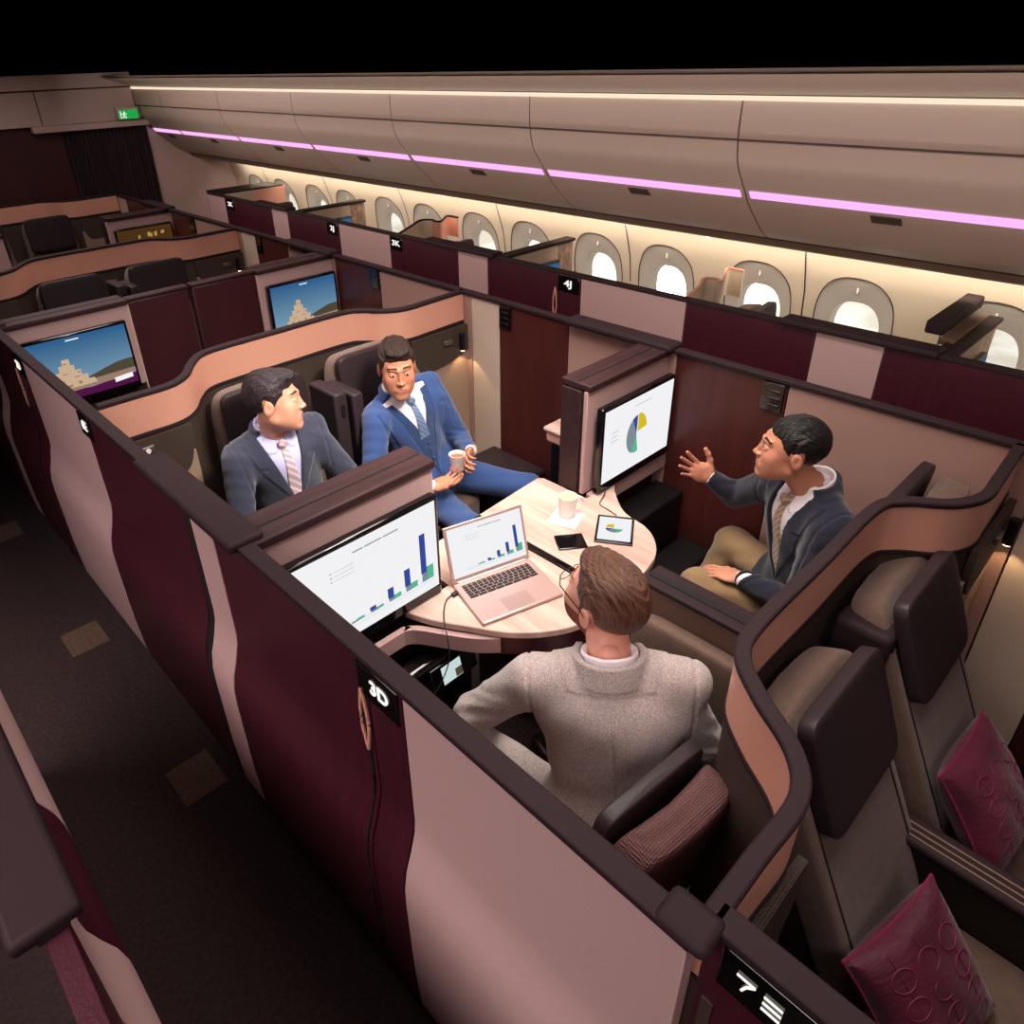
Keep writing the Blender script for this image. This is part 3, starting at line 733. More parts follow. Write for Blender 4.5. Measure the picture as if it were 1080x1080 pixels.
# side consoles near the grey man and near the navy man ------------------------------------
t = thing('side_console', 'brown side console with black pocket below the bar chart monitor', 'console', (.75, 1.05, 0))
MB().box(.65, .90, .62, 1.53, .0, .60).build('console_body', 'taupe_plain', t, bevel=.01)
MB().box(.66, .86, 1.30, 1.49, .60, .64).build('pocket', 'black', t, bevel=.006)
MB().box(.91, 1.28, 1.42, 1.50, .0, .66).build('monitor_recess', 'black_gloss', t, bevel=.02)
fa = MB(); fa.wall(catmull([(.66, 1.525), (1.02, 1.525), (1.07, 1.52), (1.105, 1.49), (1.15, 1.42), (1.21, 1.33), (1.27, 1.27)], 6), .024, .705, .768); fa.build('fascia', 'mauve', t, bevel=.004)
t = thing('handset', 'small lit handset screen under the table left of the grey sleeve', 'handset', (1.15, 1.41, .6))
M_ = Matrix.Translation((1.17, 1.405, .60)) @ Matrix.Rotation(math.radians(-15), 4, 'X')
MB().box(-.10, .10, -.01, .0, -.045, .045, M=M_).build('handset_case', 'black_gloss', t, bevel=.004)
MB().box(-.055, .03, -.012, -.010, -.033, .033, M=M_).build('handset_screen', 'scr_pale', t)
MB().box(.00, .03, -.0135, -.012, -.03, .0, M=M_).build('handset_picture', 'scr_olive', t)
t = thing('side_console', 'black footwell console below the pie chart monitor', 'console', (2.4, 1.5, 0))
MB().box(2.14, 2.66, 1.44, 1.595, .0, .64).build('console_body', 'black', t, bevel=.01)
MB().box(2.12, 2.672, 1.56, 1.598, .72, .80).build('fascia', 'mauve', t, bevel=.006)
MB().box(2.0, 2.66, 1.24, 1.43, .0, .40).build('ottoman', 'black', t, bevel=.02)
t = thing('side_console', 'small side console with cream top and copper edge beside the man in blue', 'console', (2.5, 2.05, 0))
MB().box(2.43, 2.66, 1.86, 2.12, .80, .825).build('console_top', 'table_wood', t, bevel=.01)
MB().box(2.44, 2.66, 1.87, 2.11, .74, .80).build('console_edge', 'copper', t, bevel=.015)
MB().box(2.47, 2.66, 1.89, 2.1, .0, .74).build('console_body', 'black', t, bevel=.01)
MB().box(2.18, 2.38, 1.76, 1.78, .62, .72).build('handset_screen', 'scr_sky', t)
t = thing('seat_bench', 'dark side bench by the knee of the man in blue', 'bench', (2.4, 2.45, 0))
MB().box(2.24, 2.66, 2.28, 2.70, .0, .42).build('bench_top', 'leather', t, bevel=.02)

# ------------------------------------------------------------------ the shared table
t = thing('meeting_table', 'pale wood grain table of two leaves between the four men', 'table', (1.65, 1.5, 0))
ZT = .80
left = [(1.655, 1.10), (1.655, 1.95), (1.48, 1.90), (1.36, 1.82), (1.31, 1.76), (1.305, 1.56), (1.10, 1.56)]
lc = catmull([(1.10, 1.56), (1.14, 1.46), (1.20, 1.36), (1.27, 1.25), (1.35, 1.17), (1.44, 1.115), (1.54, 1.09), (1.655, 1.10)], 6)
poly = lc+[(1.655, 1.80), (1.33, 1.78), (1.302, 1.75), (1.302, 1.56)]
MB().prism(poly, ZT-.028, ZT).build('left_leaf', 'table_wood', t, bevel=.004)
rc = catmull([(1.69, 1.10), (1.80, 1.105), (1.90, 1.12), (1.98, 1.15), (2.05, 1.21), (2.09, 1.28), (2.12, 1.40), (2.22, 1.52), (2.28, 1.56)], 6)
poly = rc+[(2.09, 1.57), (2.09, 1.81), (2.07, 1.83), (1.69, 1.805)]
MB().prism(poly, ZT-.028, ZT).build('right_leaf', 'table_wood', t, bevel=.004)
MB().box(1.658, 1.687, 1.08, 1.80, ZT-.03, ZT+.004).build('centre_strip', 'black_gloss', t, bevel=.002)
def inset(poly, k, c): return [(c[0]+(p[0]-c[0])*k, c[1]+(p[1]-c[1])*k) for p in poly]
MB().prism(inset(lc+[(1.655, 1.78), (1.31, 1.76), (1.302, 1.56)], .95, (1.5, 1.6)), ZT-.12, ZT-.03).build('apron', 'burgundy', t, bevel=.006)
MB().prism(inset(rc+[(2.07, 1.57), (2.07, 1.78), (1.69, 1.78)], .93, (1.85, 1.6)), ZT-.12, ZT-.03).build('apron', 'burgundy', t, bevel=.006)
MB().box(1.56, 1.78, 1.52, 1.70, .0, ZT-.1).build('pedestal', 'black', t, bevel=.01)

# laptop -------------------------------------------------------------------------------------
def laptop():
    A = Vector((1.298, 1.535)); D = Vector((1.608, 1.447))
    ux = (D-A).normalized(); uy = Vector((-ux.y, ux.x)); w = .318; d = .228
    root = thing('laptop', 'open silver laptop showing the bar chart on the pale table', 'laptop', (A.x, A.y, ZT), math.atan2(ux.y, ux.x))
    m = MB(); m.box(0, w, -d, 0, .001, .014); m.build('laptop_base', 'alu', root, world=False, bevel=.006, segs=3)
    k = MB()
    rows = [14, 14, 13, 12, 11]
    y = -.022
    for r in range(6):
        n = [14, 14, 14, 13, 12, 8][r]; h = .0075 if r == 0 else .0142; wd = (w-.044)
        kw = wd/n
        for i in range(n):
            a = .022+i*kw+.0016; b = .022+(i+1)*kw-.0016
            k.box(a, b, y-h+.003, y, .014, .0155)
        y -= h
    k.build('keyboard', 'key', root, world=False)
    MB().box(w/2-.052, w/2+.052, -d+.012, -d+.082, .0138, .0145).build('trackpad', 'trackpad', root, world=False)
    hm = Matrix.Translation((0, -.001, .014)) @ Matrix.Rotation(math.radians(-17), 4, 'X')
    l = MB(); l.box(0, w, 0, .007, 0, .212, M=hm); lid = l.build('lid', 'alu', root, world=False, bevel=.005, segs=3)
    F = lambda u, v, dd=0: tuple(hm @ Vector((.011+(w-.022)*u, -.0008-dd, .018+.183*v)))
    s = MB(); s.add([F(0, 0), F(1, 0), F(1, 1), F(0, 1)], [(0, 1, 2, 3)]); sc = s.build('display', 'scr_white', lid, world=False, smooth=False)
    chart_bars(root, sc, 0, 0, False, F)
    MB().tube([(.02, 0, .013), (w-.02, 0, .013)], .006, 8).build('hinge', 'alu', root, world=False)
laptop()
m = MB(); m.tube(catmull([(1.285, 1.50, .808), (1.24, 1.50, .806), (1.19, 1.46, .805), (1.15, 1.41, .803), (1.125, 1.37, .79), (1.10, 1.34, .72), (1.02, 1.33, .64), (.93, 1.36, .612), (.88, 1.38, .612)], 6), .0022, 6)
m.box(1.265, 1.29, 1.492, 1.508, .802, .812)
tag(m.build('laptop_cable', 'black'), 'thin black cable running from the laptop over the table edge', 'cable')
# phone, tablet, mug, napkin ---------------------------------------------------------------------
def slab(name, label, cat, c, size, rz, mats, scr=None, th=.008):
    root = thing(name, label, cat, (c[0], c[1], ZT), rz)
    MB().box(-size[0]/2, size[0]/2, -size[1]/2, size[1]/2, .0005, th).build('case', mats, root, world=False, bevel=.0035, segs=3)
    return root
ph = slab('smartphone', 'black phone lying face up beside the tablet', 'phone', (1.80, 1.415), (.112, .092), math.radians(-36), 'black_gloss')
tb = slab('tablet', 'tablet with a small pie chart lying on the right leaf', 'tablet', (1.981, 1.343), (.145, .187), math.radians(-57), 'black_gloss')
F = lambda u, v, d=0: (-.063+.126*u, -.078+.156*v, .0085+d)
s = MB(); s.add([F(0, 0), F(1, 0), F(1, 1), F(0, 1)], [(0, 1, 2, 3)]); sc = s.build('display', 'scr_white', tb, world=False, smooth=False)
pie(sc, F, .48, .5, .26, .17, False, big=False)
m = MB(); m.tube(catmull([(2.07, 1.40, .803), (2.08, 1.45, .803), (2.09, 1.50, .803), (2.15, 1.525, .806), (2.2, 1.55, .812), (2.25, 1.552, .83), (2.27, 1.552, .86)], 6), .002, 6)
tag(m.build('tablet_cable', 'black'), 'thin black cable from the tablet to the pie chart monitor', 'cable')
t = thing('napkin', 'white square paper napkin under the coffee mug', 'napkin', (1.915, 1.535, ZT), math.radians(20))
MB().box(-.06, .06, -.06, .06, .0004, .0016).build('paper_square', 'paper', t, world=False)
MB().box(-.042, -.034, -.045, -.037, .0016, .0019).build('printed_mark', 'scr_text', t, world=False)
def mug():
    root = thing('coffee_mug', 'white mug of latte standing on the napkin', 'mug', (1.935, 1.545, ZT+.002), math.radians(-30))
    MB().lathe([(.001, 0), (.028, 0), (.031, .004), (.036, .05), (.038, .092), (.0355, .092), (.034, .05), (.029, .008), (.001, .007)], n=28).build('mug_body', 'china', root, world=False)
    MB().lathe([(.001, .080), (.0352, .080), (.0352, .083), (.001, .084)], n=28).build('latte', 'coffee', root, world=False)
    MB().tube(catmull([(.034, 0, .075), (.052, 0, .078), (.064, 0, .062), (.060, 0, .038), (.046, 0, .022), (.031, 0, .02)], 5), .0045, 8).build('handle', 'china', root, world=False)
mug()

# ------------------------------------------------------------------ window side suite inner dividers
def wdiv(x0, x1, y, lb, kind):
    root = thing('window_suite_divider', lb, 'divider', ((x0+x1)/2, y, 0))
    if kind == 'screen':
        box('divider_face', 'shell_pale', x0, x1-.17, y, y+.05, .6, 1.285, root)
        box('pattern_panel', 'bronze', x1-.17, x1, y+.002, y+.05, .6, 1.285, root, bevel=.01)
        box('divider_cap', 'rail', x0, x1+.005, y-.012, y+.075, 1.285, 1.305, root, bevel=.004)
        box('screen_bezel', 'black_gloss', x0+.25, x1-.18, y-.03, y-.002, .85, 1.19, root, bevel=.005)
        box('screen', 'scr_sky', x0+.265, x1-.19, y-.032, y-.030, .87, 1.175, root)
    return root
wdiv(3.37, 4.06, 3.29, 'window suite divider with a patterned end panel left of the sun glare', 'screen')
wdiv(3.37, 4.06, 5.78, 'farther window suite divider with patterned end panel', 'screen')
wdiv(3.37, 4.02, .70, 'window suite divider with dark stepped cap at the right edge', 'screen')
t = thing('cap_unit', 'dark stepped cap standing above the right edge window divider', 'cap', (3.85, .8, 1.3))
MB().box(3.55, 4.10, .80, .88, 1.31, 1.37).build('upper_step', 'rail', t, bevel=.01)
MB().box(3.50, 4.00, .74, .80, 1.29, 1.32).build('lower_step', 'taupe_plain', t, bevel=.006)
def wcopper(pts, lb, pale=False):
    root = thing('window_suite_rail', lb, 'divider', (3.7, pts[0][1], 0))
    MB().wall(catmull(pts, 6), .014, 1.29, 1.303).build('top_rail', 'copper' if pale else 'rail', root)
    k = 3
    MB().wall(catmull(pts[:k+1], 6), .010, 1.14, 1.29).build('cream_band', 'cream', root)
    MB().wall(catmull(pts[k:], 6), .010, 1.14, 1.29).build('copper_band', 'cream' if pale else 'copper', root)
wcopper([(3.37, 4.40), (3.60, 4.54), (3.80, 4.66), (3.87, 4.60), (3.85, 4.55), (3.88, 4.50), (4.05, 4.62), (4.06, 4.50)], 'small copper cornered rail of the window suite beside the dark headrest')
wcopper([(3.37, 1.96), (3.60, 2.02), (3.74, 2.08), (3.78, 2.02), (3.74, 1.98), (3.80, 1.99), (4.02, 2.09), (4.03, 1.99)], 'thin copper cornered rail beside the sun glare', True)
t = thing('window_suite_box', 'boxed end of the farthest window suite with a black top', 'box', (3.6, 7.3, 0))
MB().box(3.30, 4.05, 7.48, 7.54, 0, 1.30).build('end_wall', 'mauve', t)
MB().box(3.34, 4.05, 7.22, 7.54, 1.30, 1.315).build('box_top', 'black', t, bevel=.004)
MB().box(3.72, 4.05, 7.20, 7.23, 1.05, 1.30).build('copper_face', 'copper', t)
MB().box(3.34, 3.72, 7.20, 7.23, 1.05, 1.30).build('cream_face', 'shell_pale', t)

# ------------------------------------------------------------------ people: smooth blended bodies meshed from distance fields
def surface_nets(f, lo, hi, h):
    n = [int(math.ceil((hi[i]-lo[i])/h))+1 for i in range(3)]
    ax = [(lo[i]+h*np.arange(n[i])).astype(np.float32) for i in range(3)]
    X, Y, Z = np.meshgrid(*ax, indexing='ij')
    v = f(X, Y, Z).astype(np.float32)
    s = v < 0
    nx, ny, nz = v.shape
    def c(a, i, j, k): return a[i:nx-1+i, j:ny-1+j, k:nz-1+k]
    cnt = np.zeros((nx-1, ny-1, nz-1), np.float32); acc = np.zeros((nx-1, ny-1, nz-1, 3), np.float32)
    E = []
    for i in (0, 1):
        for j in (0, 1):
            E += [((0, i, j), (1, i, j)), ((i, 0, j), (i, 1, j)), ((i, j, 0), (i, j, 1))]
    for a, b in E:
        va, vb = c(v, *a), c(v, *b); x = c(s, *a) != c(s, *b)
        t = np.where(x, va/np.where(np.abs(va-vb) < 1e-12, 1, va-vb), 0)
        cnt += x
        for d in range(3): acc[..., d] += np.where(x, a[d]+(b[d]-a[d])*t, 0)
    act = cnt > 0
    idx = -np.ones(act.shape, np.int64); idx[act] = np.arange(act.sum())
    I = np.argwhere(act)
    pts = (acc[act]/cnt[act][:, None]+I)*h+np.array(lo)
    quads = []
    for d in range(3):
        o = [1, 2] if d == 0 else ([2, 0] if d == 1 else [0, 1])
        sl0 = [slice(None)]*3; sl1 = [slice(None)]*3; sl0[d] = slice(0, -1); sl1[d] = slice(1, None)
        A = s[tuple(sl0)]; B = s[tuple(sl1)]
        e = np.argwhere(A != B)
        if len(e) == 0: continue
        ok = (e[:, o[0]] > 0) & (e[:, o[1]] > 0) & (e[:, o[0]] < v.shape[o[0]]-1) & (e[:, o[1]] < v.shape[o[1]]-1)
        e = e[ok]; sa = A[tuple(e.T)]
        def cell(p, q):
            g = e.copy(); g[:, o[0]] -= p; g[:, o[1]] -= q; return idx[tuple(g.T)]
        q = np.stack([cell(1, 1), cell(0, 1), cell(0, 0), cell(1, 0)], 1)
        q[~sa] = q[~sa][:, ::-1]
        quads.append(q)
    return pts, (np.concatenate(quads) if quads else np.zeros((0, 4), int))
def smin(a, b, k):
    h = np.clip(.5+.5*(b-a)/k, 0, 1); return b*(1-h)+a*h-k*h*(1-h)
def smax(a, b, k): return -smin(-a, -b, k)
def cap(X, Y, Z, a, b, ra, rb):
    a = np.array(a, np.float32); b = np.array(b, np.float32); d = b-a; L = float(d@d)+1e-9
    t = np.clip(((X-a[0])*d[0]+(Y-a[1])*d[1]+(Z-a[2])*d[2])/L, 0, 1)
    return np.sqrt((X-a[0]-t*d[0])**2+(Y-a[1]-t*d[1])**2+(Z-a[2]-t*d[2])**2)-(ra+(rb-ra)*t)
def ell(X, Y, Z, c, r):
    x, y, z = (X-c[0])/r[0], (Y-c[1])/r[1], (Z-c[2])/r[2]
    k = np.sqrt(x*x+y*y+z*z); return (k-1)*min(r)*1.0 if False else k*(k-1)/np.sqrt((x/r[0])**2+(y/r[1])**2+(z/r[2])**2+1e-9)
def np_mesh(name, pts, quads, mats, parent, face_mat=None):
    me = bpy.data.meshes.new(name)
    me.vertices.add(len(pts)); me.vertices.foreach_set('co', np.asarray(pts, np.float32).ravel())
    nq = len(quads); me.loops.add(nq*4); me.loops.foreach_set('vertex_index', np.asarray(quads, np.int32).ravel())
    me.polygons.add(nq); me.polygons.foreach_set('loop_start', np.arange(0, nq*4, 4, dtype=np.int32)); me.polygons.foreach_set('loop_total', np.full(nq, 4, np.int32))
    for m in (mats if isinstance(mats, (list, tuple)) else [mats]): me.materials.append(MATS[m])
    if face_mat is not None: me.polygons.foreach_set('material_index', face_mat.astype(np.int32))
    me.polygons.foreach_set('use_smooth', np.ones(nq, bool)); me.update(calc_edges=True); me.validate()
    o = bpy.data.objects.new(name, me); C.objects.link(o)
    if parent is not None: o.parent = parent
    return o

SK = {}
def skin(n, c, c2): mat('skin_'+n, c, .48, spec=.4, noise=(30, (1, 1, 1), c2, .35), bump=(220, .06)); MATS['skin_'+n].node_tree.nodes['Principled BSDF'].inputs['Subsurface Weight'].default_value = .08; MATS['skin_'+n].node_tree.nodes['Principled BSDF'].inputs['Subsurface Radius'].default_value = (.02, .008, .004)
skin('a', rgb(222, 164, 136), rgb(206, 142, 116)); skin('b', rgb(196, 134, 104), rgb(180, 116, 90))
skin('c', rgb(206, 142, 114), rgb(188, 124, 98)); skin('d', rgb(232, 170, 148), rgb(214, 146, 124))
mat('lips', rgb(188, 116, 104), .5); mat('brow', rgb(44, 28, 24), .8); mat('eye_white', rgb(196, 184, 178), .35); mat('iris', rgb(40, 24, 18), .15)
mat('stubble_b', rgb(156, 102, 82), .6); mat('beard_d', rgb(152, 84, 56), .85, bump=(260, .8), noise=(120, (1, 1, 1), rgb(112, 60, 40), .3))
def hairmat(n, a, b): mat(n, a, .45, spec=.5, noise=(42, (5, .5, .6), b, .22), bump=(70, 1.0, (5, .5, .6)))
hairmat('hair_dark', rgb(22, 15, 18), rgb(58, 42, 48)); hairmat('hair_brown', rgb(30, 18, 15), rgb(58, 38, 30)); hairmat('hair_black', rgb(10, 8, 8), rgb(26, 19, 18)); hairmat('hair_auburn', rgb(58, 34, 26), rgb(122, 80, 60))
def cloth(n, a, b, sc=500, st=.25): mat(n, a, .85, spec=.2, sheen=.25, noise=(sc, (1, 1, 1), b, .25), bump=(14, .35), weave=(420, st))
cloth('wool_charcoal', rgb(56, 58, 76), rgb(44, 46, 62)); cloth('wool_blue', rgb(54, 80, 132), rgb(42, 64, 110)); cloth('wool_vest', rgb(44, 66, 110), rgb(34, 54, 92))
cloth('wool_navy', rgb(34, 34, 50), rgb(24, 24, 38)); cloth('tweed_grey', rgb(198, 184, 180), rgb(136, 122, 118), 230, .5); cloth('chino', rgb(150, 122, 88), rgb(134, 106, 76)); cloth('trouser_dark', rgb(40, 42, 54), rgb(32, 34, 44))
mat('shirt_lilac', rgb(186, 186, 222), .8, spec=.2, bump=(20, .2)); mat('shirt_white', rgb(232, 222, 226), .8, spec=.2, bump=(20, .2))
def tiemat(n, a, b, sc):
    m = mat(n, a, .45, sheen=.3); nt = m.node_tree; w = nt.nodes.new('ShaderNodeTexWave'); w.inputs['Scale'].default_value = sc; w.bands_direction = 'DIAGONAL'
    tc = nt.nodes.new('ShaderNodeTexCoord'); r = nt.nodes.new('ShaderNodeValToRGB'); r.color_ramp.elements[0].color = a; r.color_ramp.elements[1].color = b; r.color_ramp.interpolation = 'CONSTANT'; r.color_ramp.elements[1].position = .6
    nt.links.new(tc.outputs['Object'], w.inputs['Vector']); nt.links.new(w.outputs['Fac'], r.inputs[0]); nt.links.new(r.outputs[0], nt.nodes['Principled BSDF'].inputs['Base Color'])
tiemat('tie_pink', rgb(178, 150, 158), rgb(216, 196, 200), 18); tiemat('tie_blue', rgb(86, 108, 142), rgb(110, 132, 162), 26); tiemat('tie_tan', rgb(150, 122, 98), rgb(182, 156, 128), 22)
mat('shoe', rgb(40, 24, 20), .3); mat('button', rgb(40, 44, 60), .4); mat('glasses', rgb(36, 26, 24), .3)

def head_field(X, Y, Z, o, hk=0):
    """face towards -Y, chin down -Z, origin between the ears. o: dict of small variations"""
    jw = o.get('jaw', 1.0)
    AX = np.abs(X)
    f = ell(X, Y, Z, (0, .018, .035), (.0765, .098, .088))
    f = smin(f, ell(X, Y, Z, (0, -.034, -.024), (.064, .060, .082)), .035)
    f = smin(f, cap(AX, Y, Z, (.047*jw, .000, -.060), (.012, -.076, -.098), .022, .017), .035)
    f = smin(f, ell(X, Y, Z, (0, -.045, -.080), (.040*jw, .042, .030)), .03)
    f = smin(f, ell(X, Y, Z, (0, -.083, -.102), (.020, .014, .015)), .018)
    f = smin(f, ell(AX, Y, Z, (.038, -.060, -.020), (.024, .024, .024)), .026)       # cheeks
    f = smin(f, ell(AX, Y, Z, (.034, -.050, -.054), (.026, .028, .030)), .028)
    f = smin(f, cap(AX, Y, Z, (.010, -.090, .035), (.042, -.073, .038), .006, .006), .016)     # brow ridge
    f = smax(f, -ell(AX, Y, Z, (.031, -.101, .014), (.017, .0125, .010)), .012)        # sockets
    f = smin(f, ell(AX, Y, Z, (.031, -.078, .013), (.0155, .0135, .0125)), .004)      # lids over the eye
    f = smin(f, cap(X, Y, Z, (0, -.088, .026), (0, -.107, -.020), .0062, .0085), .012)  # nose
    f = smin(f, ell(X, Y, Z, (0, -.1105, -.022), (.0090, .0095, .0085)), .007)
    f = smin(f, ell(AX, Y, Z, (.0120, -.101, -.026), (.0068, .009, .0068)), .007)
    f = smin(f, ell(X, Y, Z, (0, -.088, -.060), (.030, .013, .020)), .016)            # mouth mound
    Zo = Z; Z = Z-11*X*X*o.get('smile', 1)
    f = smin(f, ell(X, Y, Z, (0, -.0980, -.0545), (.025, .0062, .0036)), .004)
    f = smin(f, ell(X, Y, Z, (0, -.0970, -.0640), (.021, .0062, .0042)), .004)
    f = smax(f, -cap(AX, Y, Z, (0, -.106, -.0595), (.028, -.092, -.0575+.002*o.get('smile', 1)), .0022, .0014), .003)
    Z = Zo
    # ears
    ex = ell(AX-.12*(Y-.01), Y, Z+.15*(Y), (.079, .014, -.004), (.0075, .019, .031))
    ex = smax(ex, -ell(AX, Y, Z, (.089, .012, .000), (.006, .010, .017)), .006)
    f = smin(f, ex, .007)
    # neck
    f = smin(f, cap(X, Y, Z, (0, .020, -.06), o.get('neck', (0, .045, -.19)), .052, .056), .022)
    return f
def head_mats(ctr, o):
    x, y, z = ctr[:, 0], ctr[:, 1], ctr[:, 2]; ax = np.abs(x)
    m = np.zeros(len(ctr), int)
    arc = .0440-.06*(ax-.012)-3*(ax-.030)**2
    brow = (ax > .012) & (ax < .050) & (y < -.055) & (np.abs(z-arc) < .0034-.03*np.clip(ax-.035, 0, 1))
    m[brow] = 2
    zl = z-11*x*x*o.get('smile', 1)
    lip = (ax < .025-np.abs(zl+.0595)*.9) & (y < -.088) & (zl > -.0690) & (zl < -.0500)
    m[lip] = 1
    if o.get('beard'):
        b = (y < .020) & (z < -.030-.0*ax) & (z > -.125) & ~lip & ((ax > .045) | (z < -.043)) & ~((ax < .012) & (z > -.05))
        b |= (np.abs(y-.0) < .016) & (ax > .06) & (z < .02) & (z > -.06) & (ax < .079)
        m[b & (m == 0)] = 3
    return m
def hair_field(X, Y, Z, o):
    th = o.get('th', .010)*.62; AX = np.abs(X)
    g = ell(X, Y, Z, (0, .020, .040), (.0765+th*.75, .098+th, .088+th))
    if o.get('quiff', 0):
        q = o['quiff']
        g = smin(g, ell(X-o.get('side', 0), Y, Z, (0, -.040, .102), (.050, .050, .014+q)), .02)
        g = smin(g, ell(X, Y, Z, (0, .02, .100), (.058, .072, .026)), .02)
    # combed strands
    ph = o.get('ph', 0)
    u = X*math.cos(.5)+Y*math.sin(.5)*.35
    st = np.sin((X*1.0+.25*np.sin(Y*22+ph)*.06)*420+6*np.sin(Y*30+Z*20))*.0011+np.sin(X*170+5*np.sin(Y*24+ph))*.0016
    if o.get('swirl'):
        cx, cy, cz = .0, .06, .10
        st = np.sin(np.sqrt((X-cx+.02)**2+(Y-cy)**2*.5)*560+3*np.arctan2(Y-cy, X-cx))*.0014
    g = g+st
    zm = np.interp(Y, [-.14, -.090, -.070, -.048, -.030, -.022, -.004, .004, .020, .034, .040, .06, .12], [.092, .076, .068, .040, .020, -.022, -.026, .012, .034, .030, -.030, -.078, -.092]).astype(np.float32)
    # in front the hairline is rounded: higher at the temples
    zm = zm+np.where(Y < -.045, 2.4*np.clip(AX-.035, 0, 1)*.5, 0)
    return smax(g, (zm-Z)*.7, .006)
def hand_field(X, Y, Z, o):
    """wrist at origin, fingers to +Y, palm faces -Z, thumb on +X"""
    f = ell(X, Y, Z, (0, .050, 0), (.041, .052, .0155))
    f = smin(f, ell(X, Y, Z, (.022, .030, -.006), (.020, .034, .015)), .012)
    f = smin(f, cap(X, Y, Z, (0, -.03, 0), (0, .010, 0), .026, .025), .022)
    cur = o.get('curl', [.3, .35, .4, .45]); spr = o.get('spread', .06)
    base = [(.030, .088), (.010, .094), (-.011, .091), (-.029, .082)]; ln = [.074, .082, .076, .060]
    for i in range(4):
        a = spr*(1.5-i); bx, by = base[i]; p = np.array([bx, by, .001]); c = cur[i]; th = 0
        r = .0088-.0006*i
        dirx, diry = math.sin(a), math.cos(a)
        for s, fr in enumerate((.45, .30, .25)):
            th += c*(1.0 if s else .8)
            d = np.array([dirx*math.cos(th), diry*math.cos(th), -math.sin(th)])*ln[i]*fr
            q = p+d; f = smin(f, cap(X, Y, Z, p, q, r-.0007*s, r-.0007*(s+1)), .0035 if s else .006); p = q
    tb = o.get('thumb', [(.030, .018, -.004), (.056, .048, -.014), (.066, .078, -.020), (.066, .102, -.024)])
    for s in range(3): f = smin(f, cap(X, Y, Z, tb[s], tb[s+1], (.015, .0110, .0098)[s], (.0110, .0098, .0082)[s]), .008)
    return f
def person(o):
    V = lambda p: np.array(p, float)
    J = {k: V(v) for k, v in o['J'].items()}
    root = thing('person', o['label'], 'person', tuple(o['loc']))
    W[root.name] = Matrix.Translation(Vector(o['loc'])); L0 = V(o['loc'])
    def emit(name, f, lo, hi, h, mats, fm=None, tf=None, par=root, keep=False):
        pts, q = surface_nets(f, lo, hi, h)
        if len(q) == 0: print('EMPTY', name); return None
        ctr = pts[q].mean(1); m = fm(ctr) if fm is not None else None
        if keep:
            ob = np_mesh(name, pts, q, mats, par, m); Mk = Matrix([list(r_) for r_ in tf]); Mk.translation = Mk.translation-Vector(L0); ob.matrix_local = Mk; return ob
        if tf is not None: pts = pts@tf[:3, :3].T+tf[:3, 3]
        return (pts, q, m) if par == 'raw' else np_mesh(name, pts-L0, q, mats, par, m)
    # torso frame
    pel, nk = J['pelvis'], J['neck']; up = nk-pel; TL = np.linalg.norm(up); up /= TL
    sx = J['shL']-J['shR']; sx -= up*(sx@up); sx /= np.linalg.norm(sx)     # +x = the person's left
    bk = np.cross(up, sx)                                                  # +y = back (faces -y)
    R = np.stack([sx, bk, up]).astype(np.float32); k = TL/.52
    def loc(X, Y, Z):
        x, y, z = X-pel[0], Y-pel[1], Z-pel[2]
        return (R[0, 0]*x+R[0, 1]*y+R[0, 2]*z)/k, (R[1, 0]*x+R[1, 1]*y+R[1, 2]*z)/k, (R[2, 0]*x+R[2, 1]*y+R[2, 2]*z)/k
    wd = o.get('width', 1.0)
    def torso(X, Y, Z, off=0, low=True):
        u, v, w = loc(X, Y, Z)
        f = ell(u, v, w, (0, .0, .06), (.170*wd, .125, .13))
        f = smin(f, ell(u, v, w, (0, -.005, .22), (.150*wd, .112, .17)), .05)
        f = smin(f, ell(u, v, w, (0, .0, .365), (.178*wd, .118, .135)), .05)
        f = smin(f, cap(np.abs(u), v, w, (.05, .015, .475), (.168*wd, .012, .440), .050, .058), .035)
        f = smin(f, cap(u, v, w, (0, .02, .44), (0, .02, .52), .07, .058), .03)
        # cloth folds
        f = f+.0022*np.sin(38*w+9*np.sin(7*u+2*v)+3*v)*np.clip(1.1-w*1.8, .15, 1)
        return f*k-off
    def arms(X, Y, Z, off=0, cut=1.0):
        f = None
        for s in 'LR':
            sh, el, wr = J['sh'+s], J['el'+s], J['wr'+s]
            wr2 = el+(wr-el)*cut
            g = smin(cap(X, Y, Z, sh, el, .066+off, .053+off), cap(X, Y, Z, el, wr2, .053+off, .036+off), .02)
            t = X*31+Y*27+Z*43
            near = np.exp(-(((X-el[0])**2+(Y-el[1])**2+(Z-el[2])**2)/.010))
            g = g+.0035*np.sin(t*3.1+2*np.sin(Z*40))*near+.0012*np.sin(t*2+1.5)
            f = g if f is None else np.minimum(f, g)
        return f
    def legs(X, Y, Z, off=0, cut=1.0):
        f = None
        for s in 'LR':
            hp, kn, an = J['hip'+s], J['kn'+s], J['an'+s]
            an2 = kn+(an-kn)*cut
            g = smin(cap(X, Y, Z, hp, kn, .088+off, .064+off), cap(X, Y, Z, kn, an2, .062+off, .046+off), .03)
            g = g+.002*np.sin(X*50+Y*38+Z*60)
            f = g if f is None else np.minimum(f, g)
        return smin(f, cap(X, Y, Z, J['hipL'], J['hipR'], .10+off, .10+off), .04)
    allp = np.array(list(J.values()))
    def bb(names, pad): a = np.array([J[n] for n in names]); return a.min(0)-pad, a.max(0)+pad
    # ---- body: head + neck, inner torso/limbs, hands
    parts = []
    hf = o['head']; fwd = V(hf['dir']); fwd /= np.linalg.norm(fwd); hu = V(hf.get('up', (0, 0, 1))); hxl = np.cross(fwd, hu); hxl = -np.cross(hu, fwd)*-1
